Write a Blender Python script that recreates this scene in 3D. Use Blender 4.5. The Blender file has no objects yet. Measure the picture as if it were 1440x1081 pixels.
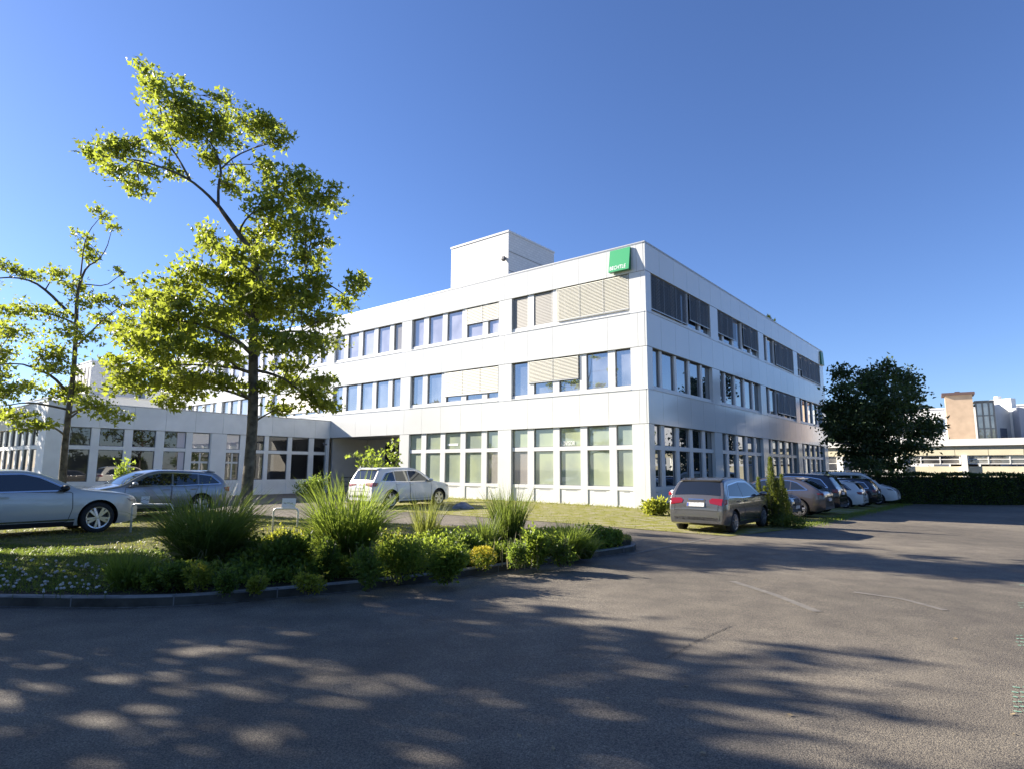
import bpy, bmesh, math, random
import numpy as np
from mathutils import Matrix, Vector
random.seed(7); RNG = np.random.default_rng(7)
PI = math.pi; R = math.radians
sc = bpy.context.scene
COL = sc.collection

# ------------------------------------------------------------------ camera
CAMH = 1.75; FPX = 865.71; PITCH = .135524; ROLL = .004756
cam = bpy.data.cameras.new('camera'); co = bpy.data.objects.new('camera', cam); COL.objects.link(co)
cam.sensor_width = 36; cam.sensor_fit = 'HORIZONTAL'; cam.lens = FPX/1440*36
cam.clip_start = .1; cam.clip_end = 5000
co.matrix_world = Matrix.Translation((0, 0, CAMH)) @ Matrix.Rotation(PI/2+PITCH, 4, 'X') @ Matrix.Rotation(ROLL, 4, 'Z')
sc.camera = co

def ray(px, py):
    x = (px-720)/FPX; z = -(py-540.5)/FPX
    c, s = math.cos(ROLL), math.sin(ROLL); x, z = c*x-s*z, s*x+c*z
    return np.array([x, math.cos(PITCH)-z*math.sin(PITCH), math.sin(PITCH)+z*math.cos(PITCH)])
def gz(x, y=0):
    t = x-2
    return max(-0.018*(t+math.sqrt(t*t+4))/2, -.55)
def at(px, py, dz=0.):
    "ground point seen at a photo pixel"
    r = ray(px, py); z = dz
    for i in range(25):
        P = r*((z-CAMH)/r[2]); z = gz(P[0], P[1])+dz
    return float(P[0]), float(P[1]), z
def far(px, py, Y):
    r = ray(px, py); r = r*(Y/r[1]); return Vector((r[0], r[1], r[2]+CAMH))

# ------------------------------------------------------------------ materials
MATS = {}
def nodes(m):
    m.use_nodes = True; return m.node_tree.nodes, m.node_tree.links
def pmat(name, col, rough=.6, metal=0., spec=.5, coat=0., noise=None, bump=None, col2=None, emit=None):
    """principled; noise=(scale, amount) mottles the colour, bump=(scale, strength)"""
    if name in MATS: return MATS[name]
    m = bpy.data.materials.new(name); N, L = nodes(m); b = N['Principled BSDF']
    b.inputs['Base Color'].default_value = (*col, 1); b.inputs['Roughness'].default_value = rough
    b.inputs['Metallic'].default_value = metal; b.inputs['Specular IOR Level'].default_value = spec
    b.inputs['Coat Weight'].default_value = coat; b.inputs['Coat Roughness'].default_value = .03
    if noise or bump: tc = N.new('ShaderNodeTexCoord')
    if noise:
        t = N.new('ShaderNodeTexNoise'); t.inputs['Scale'].default_value = noise[0]; t.inputs['Detail'].default_value = 6
        L.new(tc.outputs['Object'], t.inputs['Vector'])
        r = N.new('ShaderNodeValToRGB'); L.new(t.outputs['Fac'], r.inputs['Fac'])
        k = noise[1]; c2 = col2 or tuple(min(1, c*(1+k)) for c in col)
        r.color_ramp.elements[0].position = .3; r.color_ramp.elements[1].position = .7
        r.color_ramp.elements[0].color = (*[c*(1-k) for c in col], 1); r.color_ramp.elements[1].color = (*c2, 1)
        L.new(r.outputs['Color'], b.inputs['Base Color'])
    if bump:
        t = N.new('ShaderNodeTexNoise'); t.inputs['Scale'].default_value = bump[0]; t.inputs['Detail'].default_value = 4
        L.new(tc.outputs['Object'], t.inputs['Vector'])
        bn = N.new('ShaderNodeBump'); bn.inputs['Strength'].default_value = bump[1]; bn.inputs['Distance'].default_value = .02
        L.new(t.outputs['Fac'], bn.inputs['Height']); L.new(bn.outputs['Normal'], b.inputs['Normal'])
    MATS[name] = m; return m
def leafmat(name, c1, c2, trans, tw=.45, rough=.45):
    m = bpy.data.materials.new(name); N, L = nodes(m)
    b = N['Principled BSDF']; out = N['Material Output']
    g = N.new('ShaderNodeNewGeometry'); r = N.new('ShaderNodeValToRGB')
    L.new(g.outputs['Random Per Island'], r.inputs['Fac'])
    r.color_ramp.elements[0].color = (*c1, 1); r.color_ramp.elements[1].color = (*c2, 1)
    L.new(r.outputs['Color'], b.inputs['Base Color']); b.inputs['Roughness'].default_value = rough
    b.inputs['Specular IOR Level'].default_value = .35
    t = N.new('ShaderNodeBsdfTranslucent')
    mx = N.new('ShaderNodeMix'); mx.data_type = 'RGBA'; mx.inputs[0].default_value = .75
    L.new(r.outputs['Color'], mx.inputs[6]); mx.inputs[7].default_value = (*trans, 1)
    L.new(mx.outputs[2], t.inputs['Color'])
    s = N.new('ShaderNodeMixShader'); s.inputs[0].default_value = tw
    L.new(b.outputs[0], s.inputs[1]); L.new(t.outputs[0], s.inputs[2]); L.new(s.outputs[0], out.inputs['Surface'])
    MATS[name] = m; return m
def glassmat(name, col, refl=.25, tint=(1, 1, 1), wav=.0, rough=.0, col2=None, nscale=.7):
    "window pane seen from outside: what is behind it plus a mirror reflection that grows at grazing angles"
    m = bpy.data.materials.new(name); N, L = nodes(m); out = N['Material Output']; N.remove(N['Principled BSDF'])
    d = N.new('ShaderNodeBsdfDiffuse'); d.inputs['Color'].default_value = (*col, 1)
    g = N.new('ShaderNodeBsdfGlossy'); g.inputs['Color'].default_value = (*tint, 1); g.inputs['Roughness'].default_value = rough
    f = N.new('ShaderNodeFresnel'); f.inputs['IOR'].default_value = 1.5
    a = N.new('ShaderNodeMath'); a.operation = 'MULTIPLY_ADD'; a.inputs[1].default_value = 1-refl; a.inputs[2].default_value = refl; a.use_clamp = True
    L.new(f.outputs[0], a.inputs[0])
    tc = N.new('ShaderNodeTexCoord')
    if col2:
        t = N.new('ShaderNodeTexNoise'); t.inputs['Scale'].default_value = nscale; t.inputs['Detail'].default_value = 3
        L.new(tc.outputs['Object'], t.inputs['Vector'])
        r = N.new('ShaderNodeValToRGB'); L.new(t.outputs['Fac'], r.inputs['Fac'])
        r.color_ramp.elements[0].position = .4; r.color_ramp.elements[1].position = .6
        r.color_ramp.elements[0].color = (*col, 1); r.color_ramp.elements[1].color = (*col2, 1)
        L.new(r.outputs['Color'], d.inputs['Color'])
    if wav:
        t = N.new('ShaderNodeTexNoise'); t.inputs['Scale'].default_value = 1.1; t.inputs['Detail'].default_value = 1
        L.new(tc.outputs['Object'], t.inputs['Vector'])
        bn = N.new('ShaderNodeBump'); bn.inputs['Strength'].default_value = wav; bn.inputs['Distance'].default_value = .02
        L.new(t.outputs['Fac'], bn.inputs['Height']); L.new(bn.outputs['Normal'], g.inputs['Normal'])
    s = N.new('ShaderNodeMixShader'); L.new(a.outputs[0], s.inputs[0]); L.new(d.outputs[0], s.inputs[1]); L.new(g.outputs[0], s.inputs[2])
    L.new(s.outputs[0], out.inputs['Surface']); MATS[name] = m; return m

WHITE = pmat('white_panel', (.66, .67, .645), .13, spec=.55, noise=(.35, .03), bump=(1.2, .015))
def island_tone(m, lo):
    N, L = nodes(m); b = N['Principled BSDF']; g_ = N.new('ShaderNodeNewGeometry'); r_ = N.new('ShaderNodeMapRange'); r_.inputs['To Min'].default_value = lo
    L.new(g_.outputs['Random Per Island'], r_.inputs['Value']); mx = N.new('ShaderNodeMix'); mx.data_type = 'RGBA'; mx.blend_type = 'MULTIPLY'; mx.inputs[0].default_value = 1
    src = b.inputs['Base Color'].links[0].from_socket; L.new(src, mx.inputs[6]); L.new(r_.outputs[0], mx.inputs[7]); L.new(mx.outputs[2], b.inputs['Base Color'])
island_tone(WHITE, .93)
WHITE2 = pmat('white_frame', (.64, .645, .63), .35)
SEAM = pmat('seam_grey', (.16, .165, .17), .7)
FLASH = pmat('metal_flashing', (.45, .46, .46), .4, metal=.3)
SOFFIT = pmat('soffit', (.45, .45, .43), .8)
BEIGEW = pmat('recess_wall', (.55, .53, .48), .85, noise=(1.5, .06))
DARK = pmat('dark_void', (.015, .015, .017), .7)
ROOF = pmat('roof_gravel', (.3, .3, .29), .95, noise=(6, .3))
WPANEL = pmat('wing_panel', (.80, .815, .79), .7, noise=(1.2, .07), bump=(14, .05))
G_UP = glassmat('pane_upper', (.30, .295, .34), .20, (.95, .97, 1), .03, col2=(.46, .45, .50), nscale=.5)
G_MID = glassmat('pane_middle', (.12, .13, .15), .30, (.92, .96, 1), .04, col2=(.24, .25, .27), nscale=.5)
G_GREEN = glassmat('pane_green_film', (.27, .315, .255), .09, (1, 1, 1), .04, col2=(.37, .42, .28), nscale=.55)
G_GREY = glassmat('pane_grey_curtain', (.27, .255, .24), .07, (1, 1, 1), .04)
G_SIDE = glassmat('pane_side', (.02, .024, .03), .30, (.93, .97, 1), .06)
G_WING = glassmat('pane_wing', (.014, .013, .012), .05, (1, 1, 1), .10, col2=(.05, .048, .045), nscale=.35)
G_WINGB = glassmat('pane_wing_curtain', (.50, .46, .48), .12, (1, 1, 1), .05)
BLIND = pmat('blind_beige', (.55, .535, .45), .6)
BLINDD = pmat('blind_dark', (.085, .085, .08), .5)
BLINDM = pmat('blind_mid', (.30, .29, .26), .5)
SIGNG = pmat('sign_green', (.045, .33, .135), .35)
SIGNGD = pmat('sign_green_edge', (.02, .16, .07), .4)
LETTER = pmat('lettering_white', (.85, .85, .85), .5)

# ------------------------------------------------------------------ mesh builder
class MB:
    def __init__(s): s.v = []; s.f = []; s.m = []
    def add(s, vs, fs, mi=0):
        o = len(s.v); s.v += [tuple(map(float, v)) for v in vs]; s.f += [tuple(i+o for i in f) for f in fs]; s.m += [mi]*len(fs)
    def box(s, x0, x1, y0, y1, z0, z1, mi=0):
        s.add([(x0, y0, z0), (x1, y0, z0), (x1, y1, z0), (x0, y1, z0), (x0, y0, z1), (x1, y0, z1), (x1, y1, z1), (x0, y1, z1)],
              [(0, 3, 2, 1), (4, 5, 6, 7), (0, 1, 5, 4), (1, 2, 6, 5), (2, 3, 7, 6), (3, 0, 4, 7)], mi)
    def obox(s, M, sx, sy, sz, mi=0):
        "box of full size centred on matrix M"
        vs = [M @ Vector((a*sx/2, b*sy/2, c*sz/2)) for c in (-1, 1) for a, b in ((-1, -1), (1, -1), (1, 1), (-1, 1))]
        s.add(vs, [(0, 3, 2, 1), (4, 5, 6, 7), (0, 1, 5, 4), (1, 2, 6, 5), (2, 3, 7, 6), (3, 0, 4, 7)], mi)
    def tube(s, pts, rads, n=8, mi=0, cap=True):
        pts = [Vector(p) for p in pts]; o = len(s.v); k = len(pts); ref = Vector((.31, .77, .55))
        for i, p in enumerate(pts):
            t = (pts[min(i+1, k-1)]-pts[max(i-1, 0)])
            t = t.normalized() if t.length > 1e-9 else Vector((0, 0, 1))
            a = t.cross(ref); a = a.normalized() if a.length > 1e-6 else Vector((1, 0, 0)); b = t.cross(a)
            for j in range(n):
                q = p+(a*math.cos(2*PI*j/n)+b*math.sin(2*PI*j/n))*rads[i]; s.v.append(tuple(q))
        for i in range(k-1):
            for j in range(n):
                s.f.append((o+i*n+j, o+i*n+(j+1) % n, o+(i+1)*n+(j+1) % n, o+(i+1)*n+j)); s.m.append(mi)
        if cap:
            s.f.append(tuple(o+j for j in range(n))[::-1]); s.m.append(mi)
            s.f.append(tuple(o+(k-1)*n+j for j in range(n))); s.m.append(mi)
    def lathe(s, prof, n=28, axis='Y', c=(0, 0, 0), mi=0):
        o = len(s.v); k = len(prof)
        for r, h in prof:
            for j in range(n):
                a = 2*PI*j/n
                s.v.append((c[0]+r*math.cos(a), c[1]+h, c[2]+r*math.sin(a)) if axis == 'Y' else (c[0]+r*math.cos(a), c[1]+r*math.sin(a), c[2]+h))
        for i in range(k-1):
            for j in range(n):
                s.f.append((o+i*n+j, o+i*n+(j+1) % n, o+(i+1)*n+(j+1) % n, o+(i+1)*n+j)); s.m.append(mi)
    def build(s, name, mats, parent=None, smooth=False, sharp=None):
        me = bpy.data.meshes.new(name); me.from_pydata(s.v, [], s.f)
        if not isinstance(mats, (list, tuple)): mats = [mats]
        for m in mats: me.materials.append(m)
        if any(s.m): me.polygons.foreach_set('material_index', s.m)
        me.update()
        if smooth:
            me.polygons.foreach_set('use_smooth', [True]*len(me.polygons))
            if sharp: me.set_sharp_from_angle(angle=R(sharp))
        o = bpy.data.objects.new(name, me); COL.objects.link(o)
        if parent: o.parent = parent
        return o
def fixn(o):
    bm = bmesh.new(); bm.from_mesh(o.data); bmesh.ops.recalc_face_normals(bm, faces=bm.faces); bm.to_mesh(o.data); bm.free(); return o
def tag(o, label=None, cat=None, group=None, kind=None):
    if label: o['label'] = label
    if cat: o['category'] = cat
    if group: o['group'] = group
    if kind: o['kind'] = kind
    return o
def thing(name, label, cat, loc=(0, 0, 0), rz=0, group=None):
    o = bpy.data.objects.new(name, None); COL.objects.link(o); o.location = loc; o.rotation_euler = (0, 0, rz); o.empty_display_size = .3
    return tag(o, label, cat, group)
def text_mesh(name, body, size, material, parent=None, extrude=.004, mat4=None, xs=1):
    cu = bpy.data.curves.new(name, 'FONT'); cu.body = body; cu.size = size; cu.extrude = extrude; cu.align_x = 'LEFT'
    t = bpy.data.objects.new(name, cu); COL.objects.link(t); bpy.context.view_layer.update()
    me = bpy.data.meshes.new_from_object(t.evaluated_get(bpy.context.evaluated_depsgraph_get()))
    COL.objects.unlink(t); bpy.data.objects.remove(t)
    me.materials.clear(); me.materials.append(material)
    me.transform(Matrix.Diagonal((xs, 1, 1, 1)))
    if mat4: me.transform(mat4)
    o = bpy.data.objects.new(name, me); COL.objects.link(o)
    if parent: o.parent = parent
    return o

# ------------------------------------------------------------------ building frame: local x = U (right facade, away), y = V (left facade, away)
AZ = .679590
U = Vector((math.sin(AZ), math.cos(AZ), 0)); V = Vector((-math.cos(AZ), math.sin(AZ), 0)); RZ = PI/2-AZ
C0 = Vector((6.48754, 29.09427, 0))
def uw(u, w, dz=0):
    p = C0+U*u-V*w; return Vector((p.x, p.y, gz(p.x)+dz))

# ================================================================== SETTING: ground
def setting(o): o['kind'] = 'structure'; return o
def asphalt_mat():
    m = bpy.data.materials.new('asphalt'); N, L = nodes(m); b = N['Principled BSDF']
    tc = N.new('ShaderNodeTexCoord')
    def noise(s, d=5): 
        t = N.new('ShaderNodeTexNoise'); t.inputs['Scale'].default_value = s; t.inputs['Detail'].default_value = d
        L.new(tc.outputs['Object'], t.inputs['Vector']); return t
    big = noise(.18); fine = noise(55, 3); mid = noise(2.2, 6)
    vor = N.new('ShaderNodeTexVoronoi'); vor.inputs['Scale'].default_value = 95; L.new(tc.outputs['Object'], vor.inputs['Vector'])
    def ramp(src, a, b_, ca, cb):
        r = N.new('ShaderNodeValToRGB'); L.new(src, r.inputs['Fac']); e = r.color_ramp.elements
        e[0].position = a; e[1].position = b_; e[0].color = (*ca, 1); e[1].color = (*cb, 1); return r.outputs['Color']
    c1 = ramp(big.outputs['Fac'], .38, .62, (.142, .128, .106), (.212, .190, .155))
    c2 = ramp(mid.outputs['Fac'], .3, .7, (.76, .76, .78), (1.14, 1.14, 1.12))
    c3 = ramp(vor.outputs['Distance'], .0, .75, (1.6, 1.55, 1.45), (.55, .55, .57))
    c4 = ramp(fine.outputs['Fac'], .35, .7, (.7, .7, .72), (1.3, 1.28, 1.22))
    x = c1
    for c in (c2, c3, c4):
        mx = N.new('ShaderNodeMix'); mx.data_type = 'RGBA'; mx.blend_type = 'MULTIPLY'; mx.inputs[0].default_value = 1
        L.new(x, mx.inputs[6]); L.new(c, mx.inputs[7]); x = mx.outputs[2]
    L.new(x, b.inputs['Base Color']); b.inputs['Roughness'].default_value = .8; b.inputs['Specular IOR Level'].default_value = .3
    bn = N.new('ShaderNodeBump'); bn.inputs['Strength'].default_value = .35; bn.inputs['Distance'].default_value = .012
    L.new(vor.outputs['Distance'], bn.inputs['Height']); L.new(bn.outputs['Normal'], b.inputs['Normal'])
    return m
ASPH = asphalt_mat()
xs = [-2500, -900, -400, -200, -120, -80, -60]+list(np.arange(-50, -4, 4.))+list(np.arange(-4, 12, .8))+list(np.arange(12, 62, 3.))+[70, 90, 150, 300, 900, 2500]
ys = [-200, -80, -40, -20, -10, 0, 10, 20, 30, 45, 60, 90, 150, 300, 900, 3000]
g = MB(); g.v = [(x, y, gz(x, y)) for y in ys for x in xs]; nx = len(xs)
for j in range(len(ys)-1):
    for i in range(nx-1): g.f.append((j*nx+i, j*nx+i+1, (j+1)*nx+i+1, (j+1)*nx+i)); g.m.append(0)
setting(g.build('ground', ASPH, smooth=True))

def resample(pl, n):
    pl = [np.array(p, float) for p in pl]; d = [0]
    for a, b in zip(pl, pl[1:]): d.append(d[-1]+np.linalg.norm(b-a))
    out = []
    for t in np.linspace(0, d[-1], n):
        i = min(max(np.searchsorted(d, t)-1, 0), len(pl)-2); k = (t-d[i])/max(d[i+1]-d[i], 1e-9)
        out.append(pl[i]*(1-k)+pl[i+1]*k)
    return out
def chaikin(pl, n=2):
    pl = [np.array(p, float) for p in pl]
    for _ in range(n):
        q = [pl[0]]
        for a, b in zip(pl, pl[1:]): q += [a*.75+b*.25, a*.25+b*.75]
        pl = q+[pl[-1]]
    return pl

FRONT = chaikin([(-40, 9.4), (-20, 8.6), (-12, 8.3), (-6.5, 8.17), (-5.5, 8.11), (-4.6, 8.14), (-3.89, 8.36), (-3.12, 8.78), (-2.26, 9.26), (-1.31, 9.91),
                 (-.23, 10.96), (1.12, 12.28), (2.30, 13.45), (2.62, 13.85)], 2)
def uwp(u, w): p = uw(u, w); return (p.x, p.y)
BACK = [(-46, 46), uwp(-24, -40), uwp(-16.2, -25), uwp(-14.8, -14), uwp(-14.9, -5), uwp(-14.0, .6), uwp(-13.0, 3.6), uwp(-12.6, 5.2), uwp(-13.2, 6.0)]
NF, NR = 110, 34
fr = resample(FRONT, NF); bk = resample(BACK, NF)
# start both lists where the island is wide, ending at the tip
def isl_h(t):
    a = min(1, t*5); b = min(1, (1-t)*9)
    return .10+.11*(a*a*(3-2*a))*b-.08*(1-b)
def isl_pt(i, t):
    p = fr[i]*(1-t)+bk[i]*t; return (p[0], p[1], gz(p[0])+isl_h(t))
def isl_z(x, y):
    best = (1e9, 0)
    for i in range(0, NF, 2):
        for t in (0, .05, .1, .15, .2, .3, .4, .5, .6, .7, .8, .9, 1):
            q = isl_pt(i, t); d = (q[0]-x)**2+(q[1]-y)**2
            if d < best[0]: best = (d, q[2])
    return best[1]
def turf_mat(name, g1, g2, dry, soil):
    m = bpy.data.materials.new(name); N, L = nodes(m); b = N['Principled BSDF']; tc = N.new('ShaderNodeTexCoord')
    def noise(s, d=5):
        t = N.new('ShaderNodeTexNoise'); t.inputs['Scale'].default_value = s; t.inputs['Detail'].default_value = d
        L.new(tc.outputs['Object'], t.inputs['Vector']); return t.outputs['Fac']
    def ramp(src, a, b_, ca, cb):
        r = N.new('ShaderNodeValToRGB'); L.new(src, r.inputs['Fac']); e = r.color_ramp.elements
        e[0].position = a; e[1].position = b_; e[0].color = (*ca, 1); e[1].color = (*cb, 1); return r.outputs['Color']
    def mix(f, a, b_):
        mx = N.new('ShaderNodeMix'); mx.data_type = 'RGBA'; L.new(f, mx.inputs[0]); L.new(a, mx.inputs[6]); L.new(b_, mx.inputs[7]); return mx.outputs[2]
    A = ramp(noise(16), .35, .65, g1, g2); B = ramp(noise(30), .3, .7, soil, dry)
    L.new(mix(ramp(noise(2.2, 8), .42, .62, (0, 0, 0), (1, 1, 1)), A, B), b.inputs['Base Color'])
    b.inputs['Roughness'].default_value = .9; b.inputs['Specular IOR Level'].default_value = .1
    bn = N.new('ShaderNodeBump'); bn.inputs['Strength'].default_value = .8; bn.inputs['Distance'].default_value = .04
    L.new(noise(45, 3), bn.inputs['Height']); L.new(bn.outputs['Normal'], b.inputs['Normal'])
    return m
LAWN = turf_mat('lawn', (.075, .095, .02), (.15, .16, .035), (.24, .21, .10), (.13, .12, .06))
SOIL = turf_mat('bed_soil', (.03, .03, .018), (.055, .05, .03), (.09, .075, .05), (.035, .028, .02))
STRIP = turf_mat('grass_pavers', (.16, .17, .03), (.27, .26, .05), (.36, .33, .20), (.24, .22, .13))
def sheet(name, rows, mat_):
    m = MB(); k = len(rows[0]); m.v = [tuple(p) for r in rows for p in r]
    for j in range(len(rows)-1):
        for i in range(k-1): m.f.append((j*k+i, j*k+i+1, (j+1)*k+i+1, (j+1)*k+i)); m.m.append(0)
    return fixn(m.build(name, mat_, smooth=True))
TB = .26
setting(sheet('planting_bed', [[isl_pt(i, t) for i in range(NF)] for t in np.linspace(0, TB, 10)], SOIL))
setting(sheet('lawn', [[isl_pt(i, t) for i in range(NF)] for t in np.linspace(TB, 1, NR)], LAWN))
# kerb
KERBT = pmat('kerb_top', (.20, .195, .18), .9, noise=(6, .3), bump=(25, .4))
KERB_SHADE = pmat('kerb_stone', (.06, .058, .05), .9, noise=(4, .4), bump=(25, .4))  # kerb face darker than the top: its shade is put into the colour
kb = MB(); tip = [(2.74, 14.2), (2.66, 14.6), (2.5, 14.9), (2.2, 15.6), (1.85, 16.2)]
kp = [p for p in fr]+[np.array(p) for p in tip]
for i, p in enumerate(kp):
    a = kp[max(i-1, 0)]; b = kp[min(i+1, len(kp)-1)]; t = b-a; t = t/np.linalg.norm(t); n = np.array([t[1], -t[0]])
    z = gz(p[0])
    q0 = p+n*.06; q1 = p-n*.06
    kb.v += [(q0[0], q0[1], z-.03), (q0[0], q0[1], z+.11), (q0[0]-n[0]*.018, q0[1]-n[1]*.018, z+.128), (q1[0], q1[1], z+.128), (q1[0], q1[1], z-.03)]
for i in range(len(kp)-1):
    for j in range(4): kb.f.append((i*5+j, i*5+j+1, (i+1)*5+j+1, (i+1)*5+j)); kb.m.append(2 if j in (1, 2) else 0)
kb.f.append(tuple((len(kp)-1)*5+j for j in range(5))); kb.m.append(0)
dist = 0
for i in range(1, len(kp)-1):
    dist += np.linalg.norm(kp[i]-kp[i-1])
    if dist > 1.0 and kp[i][0] > -12:
        dist = 0; p = kp[i]; t = kp[i+1]-kp[i-1]; a_ = math.atan2(t[1], t[0])
        kb.obox(Matrix.Translation((p[0], p[1], gz(p[0])+.05)) @ Matrix.Rotation(a_, 4, 'Z'), .014, .124, .163, 1)
setting(fixn(kb.build('kerb', [KERB_SHADE, SEAM, KERBT])))
# kerb joints, pale strip and asphalt joint
pj = MB()
def ribbon(mb, pts, w, dz=.006, mi=0):
    vs = []; pts = [np.array(p[:2], float) for p in pts]
    for i, p in enumerate(pts):
        t = pts[min(i+1, len(pts)-1)]-pts[max(i-1, 0)]; t = t/np.linalg.norm(t); n = np.array([-t[1], t[0]])
        ww = w[i] if isinstance(w, (list, tuple)) else w
        for s_ in (1, -1):
            q = p+n*ww/2*s_; vs.append((q[0], q[1], gz(q[0])+dz))
    mb.add(vs, [(2*i, 2*i+1, 2*i+3, 2*i+2) for i in range(len(pts)-1)], mi)
def pxline(pl, n=12): return resample([at(*p)[:2] for p in pl], n)
PALE = pmat('worn_asphalt_line', (.155, .143, .125), .85, noise=(9, .25), col2=(.185, .17, .143))
TAR = pmat('tar_joint', (.03, .03, .03), .7, noise=(12, .5))
m = MB()
for pl, w in (([(884, 779), (960, 764), (1030, 750)], .10), ([(1030, 817), (1090, 836), (1150, 860)], .13), ([(1200, 832), (1270, 842), (1330, 858)], .10)):
    ribbon(m, pxline(pl), w)
setting(m.build('worn_lane_line', PALE))
m = MB()
jl = pxline([(1027, 880), (1000, 893), (975, 903), (950, 918), (935, 927)], 40)
jl = [p+RNG.normal(0, .012, 2) for p in jl]
ribbon(m, jl, .010)
jl = [p+RNG.normal(0, .03, 2) for p in pxline([(262, 1040), (330, 1052), (400, 1045)], 25)]
setting(m.build('asphalt_joint', TAR))
# gutter strip along the kerb foot
m = MB(); gp = [p for p in fr if p[0] > -14]
off = []
for i, p in enumerate(gp):
    a = gp[max(i-1, 0)]; b = gp[min(i+1, len(gp)-1)]; t = (b-a)/np.linalg.norm(b-a); off.append(p+np.array([t[1], -t[0]])*.10)
ribbon(m, off, .07); setting(m.build('gutter_dirt', pmat('gutter_dirt', (.12, .11, .09), .95, noise=(8, .6))))

# parking strips of grass pavers beside the building
def uwsheet(name, pts_near, pts_far, mat_, dz=.012, n=40, rows=8):
    a = resample([uwp(*p) for p in pts_near], n); b = resample([uwp(*p) for p in pts_far], n)
    setting(sheet(name, [[((a[i]*(1-t)+b[i]*t)[0], (a[i]*(1-t)+b[i]*t)[1], gz((a[i]*(1-t)+b[i]*t)[0])+dz) for i in range(n)] for t in np.linspace(0, 1, rows)], mat_))
uwsheet('parking_turf', [(-9.7, -12), (-9.6, -4), (-9.5, 5.5), (-9.3, 7.0), (-5, 7.6), (2, 7.5), (12, 7.6), (24, 7.6)],
        [(.25, -17), (.25, -8), (.25, -3), (.2, -.25), (3, -.25), (8, -.25), (16, -.25), (24, -.25)], STRIP, n=70, rows=16)

# ================================================================== MAIN BUILDING
bld = thing('office_building', 'large white three storey office building with window bands and a flat roof', 'building', C0, RZ)
# side helpers: L facade plane x=0 (runs along y), R facade plane y=0 (runs along x); d = depth into the building
def fb(mb, side, a0, a1, z0, z1, d0, d1, mi=0):
    if side == 'L': mb.box(d0, d1, a0, a1, z0, z1, mi)
    elif side == 'R': mb.box(a0, a1, d0, d1, z0, z1, mi)
    elif side == 'W': mb.box(a0, a1, 25.4+d0, 25.4+d1, z0, z1, mi)      # wing front
    elif side == 'E': mb.box(-17.1+d0, -17.1+d1, a0, a1, z0, z1, mi)    # wing end
LEN_L, LEN_R = 53.2, 36.6
H, P, B2T, B2B, B1T, B1B = 12.81, 11.39, 9.34, 7.62, 5.55, 3.90
def panel_band(name, parent, runs, z0, z1, mat_, th=.10, gap=.014):
    mb = MB()
    for side, a0, a1, mod, first in runs:
        cuts = [a0]; x = a0+first
        while x < a1-.3: cuts.append(x); x += mod
        cuts.append(a1)
        for c0, c1 in zip(cuts, cuts[1:]):
            fb(mb, side, c0+gap/2, c1-gap/2, z0+.02, z1-.02, 0, th)
        fb(mb, side, a0+(.12 if side == 'R' else 0), a1, z0, z1, th, th+.12, 1)
        fb(mb, side, a0, a1, z1-.018, z1+.02, -.015, th-.01, 2)         # flashing drip at the top edge
    return mb.build(name, [mat_, SEAM, FLASH], parent)
runs = [('L', .101, LEN_L, 1.69, .37), ('R', 0, LEN_R, 1.72, 1.6)]
panel_band('parapet', bld, runs, P, H, WHITE)
panel_band('spandrel_band', bld, runs, B2B, B2T, WHITE)
panel_band('spandrel_band', bld, runs, B1B, B1T, WHITE)
m = MB(); m.box(.15, LEN_R-.1, .15, LEN_L-.1, H-.35, H-.25); m.build('roof', ROOF, bld)
m = MB()
fb(m, 'L', -.02, LEN_L, H+.021, H+.075, -.03, .30); fb(m, 'R', .31, LEN_R, H+.021, H+.075, -.03, .30)
m.build('roof_coping', FLASH, bld)
m = MB(); m.box(LEN_R-.12, LEN_R, .25, LEN_L, -.8, H-.02); m.box(.25, LEN_R-.2, LEN_L-.12, LEN_L, -.8, H-.02)
m.build('rear_wall', WHITE, bld)

# slot structure of one bay: pane intervals from one end
PANES = [(.0, .91), (1.31, 2.59), (2.99, 4.29), (4.69, 5.97), (6.40, 7.5)]
PANES_R = [(.0, 1.0), (1.24, 2.66), (2.92, 4.36), (4.62, 6.04), (6.30, 7.5)]
def slats(mb, side, a0, a1, z0, z1, d, step=.075, tilt=.03, mi=0):
    z = z1-.02
    while z > z0:
        # tilted slat: thin sloping prism
        za, zb = z, z-step*.82
        if side == 'L': q = [(d, a0, za), (d, a1, za), (d-tilt, a1, zb), (d-tilt, a0, zb), (d+.006, a0, za), (d+.006, a1, za), (d-tilt+.006, a1, zb), (d-tilt+.006, a0, zb)]
        else: q = [(a0, d, za), (a1, d, za), (a1, d-tilt, zb), (a0, d-tilt, zb), (a0, d+.006, za), (a1, d+.006, za), (a1, d-tilt+.006, zb), (a0, d-tilt+.006, zb)]
        mb.add(q, [(0, 3, 2, 1), (4, 5, 6, 7), (0, 1, 5, 4), (1, 2, 6, 5), (2, 3, 7, 6), (3, 0, 4, 7)], mi)
        z -= step
    fb(mb, side, a0, a1, z0-.035, z0+.005, d-.035, d+.015, 1)
def blind(win, side, a0, a1, z0, z1, mat_, d=.10, step=.075, tilt=.03):
    mb = MB(); slats(mb, side, a0, a1, z0, z1, d, step, tilt)
    n = max(1, round((a1-a0)/1.4))
    for i in range(n+1):
        x = a0+.03+(a1-a0-.06)*i/n; fb(mb, side, x-.008, x+.008, z0, z1, d-.042, d-.036, 1)
    o = mb.build('blind', [mat_, FLASH], win); return fixn(o)
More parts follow.
